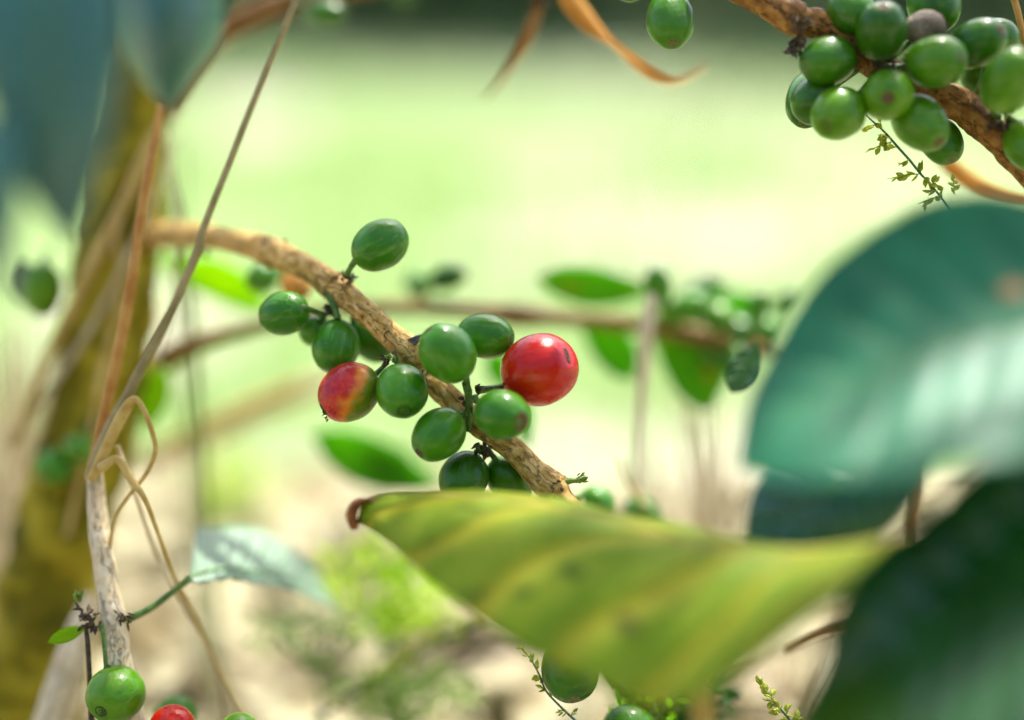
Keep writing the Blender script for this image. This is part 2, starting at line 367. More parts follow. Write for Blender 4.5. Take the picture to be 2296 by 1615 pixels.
def litter():
    mb = MB()
    for k in range(1500):
        y = random.uniform(0.22, 0.80); x = random.uniform(-.42, .42)
        c = Vector((x, y, gz(x, y) + random.uniform(0.002, 0.014))); az = random.random() * 6.28
        L = random.uniform(0.03, 0.09); W = random.choice((0.0015, 0.003, 0.012, 0.02, 0.028))
        d = Vector((math.cos(az), math.sin(az), random.uniform(-.25, .25))); s = Vector((-math.sin(az), math.cos(az), random.uniform(-.4, .4)))
        rows = []
        for i in range(5):
            t = i / 4; ww = W * 0.5 * math.sin(math.pi * min(max(t, 0.06), 0.94)); q = c + d * (L * (t - .5)) + Vector((0, 0, L * 0.3 * math.sin(math.pi * t)))
            rows.append([q - s * ww, q + Vector((0, 0, -ww * .3)), q + s * ww])
        mb.grid(rows)
    m = simple('dry_leaf_litter', (0.20, 0.155, 0.07), (0.60, 0.56, 0.36), 40, 0.8, 0.001, 0.2, trans=0.15)
    props(mb.build('leaf_litter', m), 'dry straw and dead leaves lying on the soil', 'leaf litter', kind='stuff')
litter()
def leafcard(mb, c, d, n, L, W, bend=0.25):
    s = d.cross(n).normalized(); n = s.cross(d).normalized(); rows = []
    for i in range(5):
        t = i / 4; ww = W * 0.5 * math.sin(math.pi * (0.04 + 0.93 * t ** 0.85)); q = c + d * (L * t) - n * (bend * L * t * t)
        rows.append([q - s * ww + n * ww * .25, q, q + s * ww + n * ww * .25])
    mb.grid(rows)
def rdir():
    z = random.uniform(-1, 1); a = random.random() * 6.28; r = math.sqrt(1 - z * z); return Vector((r * math.cos(a), r * math.sin(a), z))
def shrubs():
    mb = MB()
    for i in range(14):
        cx = -6.0 + i * 1.5 + random.uniform(-.2, .2); cy = 5.35 + random.uniform(-.3, .3)  # shrub band added beyond the meadow to darken the top of the view
        if i > 8: cx = -3.2 + (i - 9) * 1.6; cy = -2.0  # unseen shrubs added behind the camera to cut the frontal fill light
        for k in range(3200 if i < 9 else 900):
            d = rdir(); r = random.uniform(0.35, 1.0); c = Vector((cx, cy, 0.78)) + Vector((d.x * 1.15, d.y * 0.9, d.z * 0.9)) * r
            q = (rdir() + Vector((0, 0, -.3))).normalized(); leafcard(mb, c, q, rdir(), random.uniform(.15, .25), .10)
        tube(mb, [(Vector((cx, cy, 0)), .03), (Vector((cx, cy, .7)), .02), (Vector((cx, cy, 1.5)), .01)], per=2, sides=6)
    props(mb.build('added_shade_shrubs', SHRUB), 'band of shrubs added to darken the top, with unseen ones behind the camera', 'shrubs', kind='stuff')
shrubs()

# ------------------------------------------------------------------ builders
def cherry(label, u, v, a, b, disc, d, stem, m=G1, group='green cherries', cat='coffee cherry', red=None, discm=None, res=(40, 26),
           lobe=0.025, name='coffee_cherry', stem_r=8.0, disc_r=0.20, taper=0.06, disc_sq=1):
    """disc=(du, dv, near): where the calyx disc sits relative to the centre; near=+1 faces the camera"""
    A, B = S(a, d), S(b, d); c = P(u, v, d)
    dx, dy, sg = disc; q = math.hypot(dx, dy); dz = math.sqrt(max(a * a - q * q, 0)) * sg
    ax = (RIGHT * dx - UP * dy - BACK * dz).normalized()
    x = (UP.cross(ax)); x = x.normalized() if x.length > 1e-3 else RIGHT.copy(); y = ax.cross(x)
    rot = Matrix((x, y, ax)).transposed()
    t = thing(name, label, cat, c, group, rot)
    if red == 'half':
        inv = rot.inverted(); dd = inv @ (RIGHT * 0.93 - UP * 0.36).normalized()
        m = cherry_mat('ripening_cherry_skin', (0.10, 0.18, 0.008), (0.20, 0.26, 0.01), (0.30, 0.32, 0.03), rough=0.30,
                       red=(tuple(dd), A * 1.05, ((0.40, 0.003, 0.022), (0.62, 0.022, 0.008), (0.72, 0.12, 0.02)), (0.72, 0.22, 0.004)), spots=0.25)
    elif red:
        inv = rot.inverted(); dd = inv @ (-RIGHT * 0.8 - UP * 0.6).normalized()
        m = cherry_mat('ripe_cherry_skin', (0.45, 0.10, 0.01), (0.5, 0.12, 0.01), (0.5, 0.16, 0.02), rough=0.24,
                       red=(tuple(dd), A * 5.5, ((0.46, 0.0002, 0.010), (0.60, 0.0006, 0.008), (0.54, 0.001, 0.020)), (0.56, 0.012, 0.003)), spots=0.12)
    sd = random.random() * 50; NA, NB = res; mb = MB(); rows = []
    for i in range(NB + 1):
        ph = math.pi * (0.004 + 0.992 * i / NB); cz = -math.cos(ph); sr = math.sin(ph) ** 0.92
        row = []
        for j in range(NA):
            th = 2 * math.pi * j / NA
            r = B * sr * (1 + lobe * math.cos(2 * th) + 0.006 * math.cos(9 * th + sd) - taper * cz * (0.5 if cz > 0 else -0.2))
            z = A * (cz if cz < 0.93 else 0.93 + (cz - 0.93) * 0.45)
            nn = 1 + 0.03 * noise.noise(Vector((math.cos(th) * sr * 1.3 + sd, math.sin(th) * sr * 1.3, cz * 1.3)))
            row.append(Vector((r * math.cos(th) * nn, r * math.sin(th) * nn, z * nn)))
        rows.append(row)
    mb.grid(rows, closed=True); mb.poly(list(reversed(rows[0]))); mb.poly(rows[-1])
    mb.build('skin', m, t, world=False)
    # calyx disc: raised ring, dished middle and a pit
    mb = MB(); rd = B * disc_r; z0 = A * 0.955
    prof = [(1.25, -0.012), (1.0, 0.016), (0.86, 0.018), (0.72, 0.004), (0.45, 0.002), (0.30, 0.012), (0.20, 0.010), (0.10, -0.02), (0.02, -0.03)]
    mb.grid([[Vector((rd * p * math.cos(6.2832 * j / 20) * (1 + .05 * math.sin(3 * j)), rd * p * math.sin(6.2832 * j / 20), z0 + A * h)) for j in range(20)] for p, h in prof], closed=True)
    dsc = mb.build('calyx_disc', discm or DISC, t, world=False)
    if disc_sq != 1:
        for vv_ in dsc.data.vertices: vv_.co.x *= disc_sq; vv_.co.y *= 1.5
    # stalk
    if stem:
        s0 = c - ax * A * 0.93; s1 = P(*stem); mb = MB(); rr = S(stem_r, d); mid = s0.lerp(s1, .5) - ax * A * 0.08
        tube(mb, [(s0 + ax * A * .05, rr * 1.25), (s0 - ax * A * 0.05, rr), (mid, rr * .8), (s1, rr * 1.1)], per=6, sides=10, rough=0.15, nfreq=900)
        mb.build('stalk', STALK, t)
    return t
def rail_leaf(name, label, Lr, Mr, Rr, m, group=None, n=60, mm=24, quilt=0.0, nv=8, wave=0.0, rib=None, rib_r=6, petiole=None, pet_m=None, cat='leaf', thick=0.0004):
    t = thing(name, label, cat, P(*Mr[-1]), group); mb = MB(); rows = []; T = len(Mr) - 1; sd = random.random() * 9
    for i in range(n + 1):
        s = T * i / n; L, M, Q = (P(*cr(r, s)) for r in (Lr, Mr, Rr)); nrm = (Q - L).cross(P(*cr(Mr, min(s + .05, T))) - P(*cr(Mr, max(s - .05, 0))))
        nrm = nrm.normalized() if nrm.length > 0 else BACK; W = (Q - L).length; row = []
        for j in range(mm + 1):
            x = j / mm; a = (2 * x - 1) * (x - 1); b = 4 * x * (1 - x); c = x * (2 * x - 1)
            q = L * a + M * b + Q * c; e = abs(x - .5)
            ph = i / n * nv + e ** 0.8 * 2.0
            dz = quilt * W * abs(math.sin(math.pi * ph)) * min(1, e * 5) * min(1, (0.5 - e) * 6 + 0.3)
            dz += wave * W * (e * 2) ** 2 * math.sin(i / n * 19 + sd + (3 if x > .5 else 0))
            row.append(q + nrm * dz)
        rows.append(row)
    mb.grid(rows); mb.build('blade', m, t, solid=thick)
    if rib:
        mb = MB(); ptube(mb, [(*q[:3], rib_r * (0.25 + 0.75 * k / T)) for k, q in enumerate(Mr)], per=8, sides=8); mb.build('midrib', rib, t)
    if petiole:
        mb = MB(); ptube(mb, petiole, per=8, sides=10); mb.build('petiole', pet_m or STALK, t)
    return t
def auto_leaf(name, label, base, tip, wid, m, group=None, bend=(0, 0, 0), roll=0.0, cup=0.15, asym=1.0, rib=None, n=36, mm=12, quilt=0.02, wave=0.02, petiole=None, cat='leaf'):
    """rails from a base and a tip; wid = half width in photo units; roll tilts one side away from the camera"""
    N = 8; Lr, Mr, Rr = [], [], []; du, dv = tip[0] - base[0], tip[1] - base[1]; q = math.hypot(du, dv) or 1; nu, nv = -dv / q, du / q
    mmu = 1 / (K * FOCUS * 1000)
    for i in range(N + 1):
        s = i / N; b4 = 4 * s * (1 - s)
        c = [base[k] + (tip[k] - base[k]) * s + bend[k] * b4 for k in range(3)]; w_ = wid * math.sin(math.pi * (0.01 + 0.985 * (1 - s) ** 0.85)) ** 0.85
        cr_, sr_ = math.cos(R(roll)), math.sin(R(roll))
        for rail, sg in ((Lr, -1), (Rr, asym)):
            rail.append((c[0] + nu * w_ * cr_ * sg, c[1] + nv * w_ * cr_ * sg, c[2] + (w_ * sr_ * sg - cup * w_) / mmu))
        Mr.append(tuple(c))
    Lr.reverse(); Mr.reverse(); Rr.reverse()
    return rail_leaf(name, label, Lr, Mr, Rr, m, group, n=n, mm=mm, quilt=quilt, wave=wave, rib=rib, rib_r=5, petiole=petiole, cat=cat)
def bract(mb, at, direction, L, W):
    d = direction.normalized(); s = perp(d); s = (Matrix.Rotation(random.random() * 6.28, 3, d) @ s); n = d.cross(s); rows = []
    for i in range(6):
        t = i / 5; w_ = W * (math.sin(math.pi * (0.15 + 0.84 * t))) ; q = at + d * L * t + n * L * 0.25 * t * t
        rows.append([q + s * w_ * math.cos(a) + n * w_ * .35 * math.sin(a) for a in (0, 1.05, 2.09, 3.14, 4.19, 5.24)])
    mb.grid(rows, closed=True)
def bracts(parent, m, u, v, d, n, L, W, spread=(0, -1, 0), jit=1.0, name='bract_scales', off=6):
    mb = MB()
    for k in range(n):
        b = P(u + random.uniform(-off, off), v + random.uniform(-off, off), d + random.uniform(-1, 1))
        di = RIGHT * spread[0] - UP * spread[1] - BACK * spread[2] + rdir() * jit
        bract(mb, b, di, S(L, d) * random.uniform(.6, 1.2), S(W, d) * random.uniform(.6, 1.2))
    return mb.build(name, m, parent)

# ------------------------------------------------------------------ the coffee tree (trunk at the left, unseen crown trimmed for its shade)
def coffee_tree():
    t = thing('coffee_tree', 'mossy olive coffee tree trunk leaning behind the dry stems at left', 'tree', Vector((-0.14, 0.42, 0)))
    pts = [(P(u, v, d), S(h, d)) for u, v, d, h in ((400, -260, 86, 70), (345, 60, 84, 74), (282, 330, 76, 84), (262, 560, 74, 92), (236, 800, 74, 100),
           (180, 1050, 74, 104), (118, 1300, 74, 108), (70, 1560, 74, 116), (20, 1800, 86, 110))]
    top = pts[0][0]; low = pts[-1][0]
    pts = [(Vector((0.10, 0.80, 1.67)), 0.004), (Vector((0.0, 0.62, 1.17)), 0.006)] + pts + [(Vector((low.x - .02, low.y - 0.01, 0.15)), 0.020), (Vector((low.x - .03, low.y, -0.02)), 0.024)]
    mb = MB(); tube(mb, pts, per=18, sides=36, rough=0.26, nfreq=75); mb.build('trunk', MOSSY, t)
    cb = MB(); lb = MB(); base = Vector((0.0, 0.62, 1.17))
    # openings cut into the unseen crown so sunbeams land on chosen spots
    beams = [(P(u, v, d), r) for u, v, d, r in ((2230, 930, -92, .018), (2100, 950, -90, .006), (1960, 990, -88, .0), (2050, 570, -64, .004), (1790, 710, -60, .002), (690, 600, 16, .014), (1215, 770, -2, .012), (590, 1240, 30, .05),
             (320, 150, -60, .012), (270, 1480, 8, .022), (2010, 330, 2, .004), (2100, 90, -18, .008), (1540, 1200, -50, .02), (1100, 1110, -20, .012), (1300, 1150, -32, .012))]
    def open_(q):
        for p, r in beams:
            w_ = q - p
            if (w_ - SDIR * w_.dot(SDIR)).length < r + .04: return True
        g = q - SDIR * ((q.z - 0.57) / SDIR.z)
        return g.y > (0.365 if g.x > -0.05 else 0.46) or g.y < 0.02 or abs(g.x) > 0.30  # unseen crown trimmed so its shade covers only the fruit and trunk
    for k in range(60):
        z = 1.00 + 0.55 * (k / 59); az = k * 2.4; L = random.uniform(.2, .60)
        o = Vector((0.02 + (z - 1.00) * .1, 0.62 + (z - 1.00) * .3, z)); e = o + Vector((math.cos(az) * L, math.sin(az) * L * 0.8, random.uniform(-.08, .15)))
        mm_ = o.lerp(e, .5) + Vector((0, 0, .04)); tube(lb, [(o, .004), (mm_, .003), (e, .0015)], per=4, sides=6)
        for i in range(2, 13):
            f = i / 12; q = o.lerp(mm_, f * 2) if f < .5 else mm_.lerp(e, f * 2 - 1)
            for sgn in (-1, 1):
                dr = Vector((-math.sin(az) * sgn + math.cos(az) * .5, math.cos(az) * sgn + math.sin(az) * .5, random.uniform(-.5, .1))).normalized()
                Ll = random.uniform(.07, .11)
                if open_(q + dr * Ll * .5): continue
                leafcard(cb, q, dr, (Vector((0, 0, 1)) + rdir() * .5).normalized(), Ll, random.uniform(.04, .055))
    lb.build('limbs', MOSSY, t); cb.build('crown', CROWN, t)
coffee_tree()

# ------------------------------------------------------------------ main fruiting branch
def main_branch():
    t = thing('fruiting_branch', 'knobbly pale brown coffee branch with cracked bark running through the centre', 'branch', P(330, 535, 62))
    pts = [(300, 545, 72, 30), (360, 528, 60, 30), (450, 528, 45, 27), (540, 545, 32, 27), (600, 562, 25, 33), (630, 574, 22, 32), (700, 608, 16, 29), (745, 640, 13, 33),
           (790, 675, 10, 29), (850, 728, 7, 27), (895, 768, 6, 31), (925, 797, 7, 38), (950, 835, 8, 29), (1000, 885, 6, 27), (1050, 930, 5, 28), (1100, 972, 3, 27),
           (1150, 1008, 2, 28), (1195, 1055, 1, 29), (1235, 1092, 0, 36), (1262, 1120, -1, 26), (1300, 1165, -3, 22), (1340, 1240, -6, 20)]
    mb = MB(); ptube(mb, pts, per=16, sides=40, rough=0.10, nfreq=260); mb.build('bark', BARK, t)
    # leaf scar: lens shaped dark scar with raised lips at the focal node
    def scar(u, v, d, a, b, ang, m):
        c = P(u, v, d); e1 = (RIGHT * math.cos(R(ang)) + UP * math.sin(R(ang))); e2 = (UP * math.cos(R(ang)) - RIGHT * math.sin(R(ang))); mb = MB(); rows = []
        for r, h in ((1.35, -.30), (1.15, .10), (1.0, .12), (.85, -.02), (.5, -.06), (.02, -.06)):
            rows.append([c + e1 * (S(a) * r * math.cos(x * .2618)) + e2 * (S(b) * r * math.sin(x * .2618) * (1 - .35 * abs(math.cos(x * .2618)))) - BACK * (S(b) * h * 2) for x in range(24)])
        mb.grid(rows, closed=True); mb.build('leaf_scar', m, t)
    scar(917, 771, 3.3, 34, 9, 30, SCAR)
    scar(742, 640, 9.8, 9, 22, -38, NODE)
    scar(870, 752, 3.4, 8, 9, 0, NODE)
    # ridged collars around the nodes
    def collar(u, v, d, r, ang, w=5):
        c = P(u, v, d); ax = RIGHT * math.cos(R(ang)) - UP * math.sin(R(ang)); e1 = perp(ax); e2 = ax.cross(e1); mb = MB(); rows = []
        for x in range(40):
            th = x / 40 * 2 * math.pi; rr = S(r, d) * (1 + .06 * math.sin(3 * th + u) + .03 * math.sin(11 * th)); o = c + (e1 * math.cos(th) + e2 * math.sin(th)) * rr + ax * S(w, d) * .7 * math.sin(2 * th + v)
            rad = (e1 * math.cos(th) + e2 * math.sin(th))
            rows.append([o + (rad * math.cos(k * .785) * .6 + ax * math.sin(k * .785)) * S(w, d) for k in range(8)])
        rows.append(rows[0]); mb.grid(rows, closed=True); mb.build('node_collar', BARK, t)
    collar(742, 636, 13, 33, 42); collar(612, 566, 24, 33, 22, 6); collar(1240, 1096, 0, 35, 45, 6); collar(936, 812, 7.5, 33, 50, 6)
    # fruit-bearing knots with dark scales
    bracts(t, NODE, 735, 690, 11, 22, 20, 5, (-.2, 1, 0), 0.9, 'dark_scales', 14)
    bracts(t, NODE, 778, 628, 9, 18, 20, 4.5, (.6, -.4, .2), 0.9, 'dark_scales', 10)
    bracts(t, NODE, 868, 806, 1, 16, 20, 4, (-.7, .3, .4), 0.8, 'dark_scales', 8)
    bracts(t, BUDM, 882, 800, -1, 8, 16, 4, (-.1, -.4, .5), 0.7, 'green_scales', 6)
    bracts(t, NODE, 1052, 905, 0, 16, 20, 5, (.2, -.2, .6), 0.8, 'dark_scales', 12)
    bracts(t, NODE, 1082, 1000, 2, 26, 22, 5, (0, 1, .2), 0.9, 'dark_scales', 14)
    bracts(t, NODE, 1070, 873, -1, 10, 16, 4, (.3, -.6, .3), 0.8, 'dark_scales', 6)
    bracts(t, NODE, 1245, 1095, -3, 12, 18, 5, (0, .5, .8), 0.8, 'dark_scales', 16)
    bracts(t, NODE, 950, 842, 2, 12, 16, 4, (.2, .3, .5), 0.8, 'dark_scales', 14)
    bracts(t, NODE, 455, 560, 42, 8, 16, 4, (0, 1, 0), 0.7, 'dark_scales', 8)
    bracts(t, NODE, 630, 548, 22, 8, 16, 4, (0, -1, 0), 0.7, 'dark_scales', 10)
    mb = MB(); ptube(mb, [(1050, 965, 2, 10), (1052, 920, 0, 9), (1050, 880, -2, 9), (1043, 860, -4, 9)], per=6, sides=10, rough=.2, nfreq=700); mb.build('fruit_spur', STALK, t)
    mb = MB(); ptube(mb, [(736, 655, 10, 9), (750, 690, 9, 8), (757, 715, 8, 8)], per=6, sides=10, rough=.2, nfreq=700); mb.build('fruit_spur', STALK, t)
    # side bud at the tip node
    mb = MB(); ptube(mb, [(1245, 1090, -1, 10), (1275, 1080, -1, 8), (1300, 1076, -1, 6), (1318, 1070, -1, 3)], per=6, sides=10, rough=.35, nfreq=700)
    mb.build('side_bud', BUDM, t); bracts(t, BUDM, 1298, 1076, -1, 12, 16, 4, (1, -.3, 0), 0.9, 'green_scales', 10)
main_branch()
GM = 'cherries on the central branch'
cherry('green cherry standing alone above the branch, small brown disc at its upper right', 852, 550, 69, 57, (56, -38, -1), 6, (778, 618, 9), G1, GM)
cherry('green cherry farthest left of the central cluster, just above the long-bodied one', 637, 703, 63, 51, (-50, 12, -1), 9, (722, 705, 12), G1, GM)
cherry('upright green cherry hanging from a stalk right above the red and yellow cherry', 753, 777, 62, 53, (-3, 58, 1), 9, (757, 712, 9), G1, GM)
cherry('deep green cherry mostly hidden behind the upright one, under the branch', 832, 764, 58, 44, (38, 38, -1), 19, (795, 700, 14), G2, GM)
cherry('small sliver of green cherry peeking out between the two leftmost ones', 706, 742, 38, 34, (-20, 25, -1), 17, (735, 700, 13), G1, GM)
r1 = cherry('half-ripe cherry, red on the left fading to yellow green on the right', 783, 880, 73, 66, (-58, 40, 1), 1, (868, 812, 3), G1, 'ripe cherries', red='half', stem_r=7, discm=DISCB)
cherry('sharpest green cherry with a ringed disc facing forward, touching the half-ripe one', 901, 877, 66, 58, (9, 45, 1), -3.5, (885, 802, 2), G1, GM, discm=DISCG, res=(64, 40), disc_r=0.25)
cherry('large green cherry overlapping the branch, stalk rising to it from below', 1003, 792, 72, 63, (-42, -55, 1), -7, (1050, 885, -1), G1, GM, discm=DISCB, res=(56, 36), disc_r=0.14)
cherry('lengthwise-streaked green cherry lying sideways behind the large one', 1088, 755, 67, 52, (63, 6, 1), 5, (1000, 790, 7), G1, GM, discm=DISCG, res=(56, 36))
cherry('fully red ripe cherry, the biggest fruit on the central branch', 1210, 830, 88, 85, (62, -35, 1), 0, (1072, 875, -1), G1, 'ripe cherries', red='full', stem_r=9, discm=NODE, res=(64, 40), disc_r=0.13, taper=0.05, lobe=0.045, disc_sq=0.6)
cherry('green cherry with a broad brown disc tucked under the fully red one', 1125, 930, 70, 58, (45, 14, 1), -11, (1064, 890, -3), G1, GM, discm=DISCB, res=(56, 36), disc_r=0.3)
cherry('green cherry left of the lower branch, brown spot at its bottom left', 984, 975, 68, 57, (-44, 42, 1), -4, (1046, 925, -1), G1, GM, discm=DISCB, res=(56, 36))
cherry('green cherry whose bottom dips behind the left part of the yellow leaf', 1040, 1072, 64, 55, (-22, 50, 1), 3, (1076, 1005, 2), G2, GM)
cherry('dark green cherry squeezed between the lower branch and the yellow leaf', 1142, 1080, 66, 48, (30, 50, -1), 8, (1092, 1005, 5), G2, GM)
# dead flower on the half-ripe cherry
mb = MB()
for k in range(9):
    q = P(724 + k * 1.5, 915 + k * 3, -1); bract(mb, q, -RIGHT * .6 - UP * .5 + rdir() * .8, S(10), S(2.2))
mb.build('dead_flower', NODE, r1)

# ------------------------------------------------------------------ upper right branch and its crowded cherries
def upper_branch():
    t = thing('fruiting_branch', 'orange brown coffee branch crossing the upper right corner under green cherries', 'branch', P(1600, -60, -2))
    pts = [(1560, -70, 0, 30), (1660, -20, -2, 30), (1730, 15, -3, 31), (1775, 38, -4, 40), (1800, 50, -4, 33), (1840, 55, -4, 33), (1880, 78, -4, 34), (1930, 125, -3, 34),
           (2010, 170, -2, 34), (2090, 205, -2, 34), (2165, 245, -3, 37), (2225, 298, -4, 36), (2270, 345, -5, 33), (2340, 420, -6, 32)]
    mb = MB(); ptube(mb, pts, per=14, sides=36, rough=0.14, nfreq=220); mb.build('bark', BARKB, t)
    bracts(t, NODE, 1786, 98, -8, 34, 22, 6, (-.4, .5, .2), 0.9, 'dark_scales', 16)
    bracts(t, NODE, 1795, 50, -9, 20, 24, 5, (.1, .7, .6), 0.6, 'dark_scales', 22)
    bracts(t, NODE, 1980, 150, -8, 26, 24, 6, (0, 0, .6), 0.9, 'dark_scales', 34)
    bracts(t, BUDM, 2028, 128, -12, 5, 18, 8, (0, 0, .6), 0.6, 'green_scales', 5)
    bracts(t, NODE, 2240, 270, -9, 18, 24, 7, (0, .2, .6), 0.8, 'dark_scales', 22)
    bracts(t, BUDM, 2262, 262, -12, 8, 22, 7, (.5, 0, .6), 0.6, 'green_scales', 14)
    return t
upper_branch()
GU = 'cherries crowding the upper right branch'; AT = (1975, 150, -6)
UC = [
 ('dark green cherry hanging by itself at the top, between the dry curl and the cluster', 1503, 46, 70, 53, (2, 62, 1), 0, (1500, -60, 0), G2, DISC),
 ('green cherry below the branch node, upper left of the crowded cluster', 1857, 137, 67, 57, (-58, 18, 1), -12, (1925, 120, -5), G2, DISC),
 ('upright green cherry with its brown disc near the top edge of the photo', 1976, 70, 71, 56, (-10, -45, 1), -17, AT, G2, DISCB),
 ('shadowed green cherry cut by the top edge, left of the upright one', 1908, 22, 66, 52, (-10, -50, -1), -9, (1920, 110, -5), G2, DISC),
 ('dark green cherry at the top edge just above the shrivelled brown one', 2094, 12, 66, 58, (12, 56, 1), -3, (2080, -60, 0), G2, DISCB),
 ('green cherry with pale top and a dark disc, right under the shrivelled one', 2099, 139, 70, 60, (44, 2, 1), -21, AT, G3, DISCB),
 ('green cherry slanting up right of the shrivelled one, brown disc at its far end', 2190, 98, 71, 54, (40, -20, 1), -15, (2120, 150, -6), G2, DISCB),
 ('sliver of green cherry showing behind the slanting one with a brown disc', 2236, 88, 50, 48, (30, -10, -1), -2, (2200, 200, -3), G2, DISC),
 ('tall green cherry cut by the right edge, highest of the two there', 2264, 180, 81, 61, (20, -55, 1), -26, (2238, 262, -8), G3, DISCB),
 ('yellowish green cherry with its disc facing forward, in the middle of the cluster', 1990, 213, 62, 58, (-14, 18, 1), -20, (1990, 150, -7), G3, DISCB),
 ('green cherry lowest on the left side of the crowded cluster, brown mark at bottom left', 1880, 254, 68, 60, (-42, 36, 1), -17, (1960, 170, -6), G3, DISCB),
 ('green cherry wedged behind the lowest left one, brown disc facing forward', 1828, 228, 56, 54, (14, -8, 1), -6, (1930, 150, -3), G2, DISCB),
 ('green cherry forming the outermost left edge of the crowded cluster', 1812, 224, 77, 49, (-20, 60, 1), 4, (1900, 130, 0), G2, DISC),
 ('shiny green cherry pointing down right with a red-brown mark, above the seed head', 2063, 275, 76, 58, (32, 54, 1), -15, (2010, 190, -5), G3, DISCB),
 ('green cherry with dark specks at the bottom of the cluster, behind the shiny one', 2110, 316, 63, 46, (14, 50, 1), 1, (2060, 230, 0), G2, DISC),
 ('green cherry cut by the right edge, lowest of the two there', 2303, 326, 66, 50, (10, 55, 1), -14, (2262, 268, -7), G3, DISC),
 ('dark green cherry in shadow behind the branch, between the two pale-topped ones', 2200, 168, 52, 46, (10, 20, -1), 6, (2190, 220, 2), G2, DISC),
]
for lab, u, v, a, b, dc, d, st, m, dm in UC:
    cherry(lab, u, v, a, b, dc, d * 0.7, st, m, GU, discm=dm, res=(48, 30))
cherry('shrivelled pale brown cherry surrounded by green ones at the top right', 2075, 64, 44, 43, (-8, 6, 1), -10, AT, DRY, 'dried cherries', discm=NODE, lobe=0.05)
cherry('edge of a dark cherry at the top edge, left of the lone hanging one', 1412, -42, 46, 46, (5, 40, 1), 6, (1410, -90, 6), G2, GU)
mb = MB(); t = thing('dry_twig', 'thin orange twig slanting down the top right corner edge', 'twig', P(2270, -30, -4))
ptube(mb, [(2262, -40, 2, 8), (2280, 20, 2, 8), (2296, 90, 2, 7), (2310, 160, 2, 6)], sides=8); mb.build('stem', ORSTEM, t)

# ------------------------------------------------------------------ cherries at the lower edge and behind the leaf
GL = 'cherries on the lower left stems'
cherry('green cherry with a round disc hanging at the lower left corner', 259, 1557, 66, 64, (-19, 26, 1), 3, (238, 1497, 3), G3, GL, discm=DISCG, res=(56, 36))
cherry('pale green out-of-focus cherry behind the red one at the bottom edge', 395, 1606, 50, 46, (10, -10, -1), 28, (350, 1590, 20), G1, GL)
cherry('crimson cherry cut by the bottom edge near the lower left corner', 386, 1632, 52, 50, (10, 30, 1), 2, (330, 1640, 4), G1, 'ripe cherries', red='full', discm=DISCB)
cherry('green cherry just peeking over the bottom edge, right of the crimson one', 535, 1642, 48, 44, (10, -10, -1), 3, (480, 1660, 8), G3, GL)
cherry('dark green cherry in shade under the lower rim of the yellow leaf', 1278, 1502, 76, 64, (6, 60, 1), 2, (1300, 1400, 5), G2, GL)
cherry('dark green cherry at the bottom edge among small green leaves', 1410, 1640, 62, 62, (6, 20, 1), 10, (1430, 1540, 14), G2, GL)
GB = 'blurred cherries on the background branches'
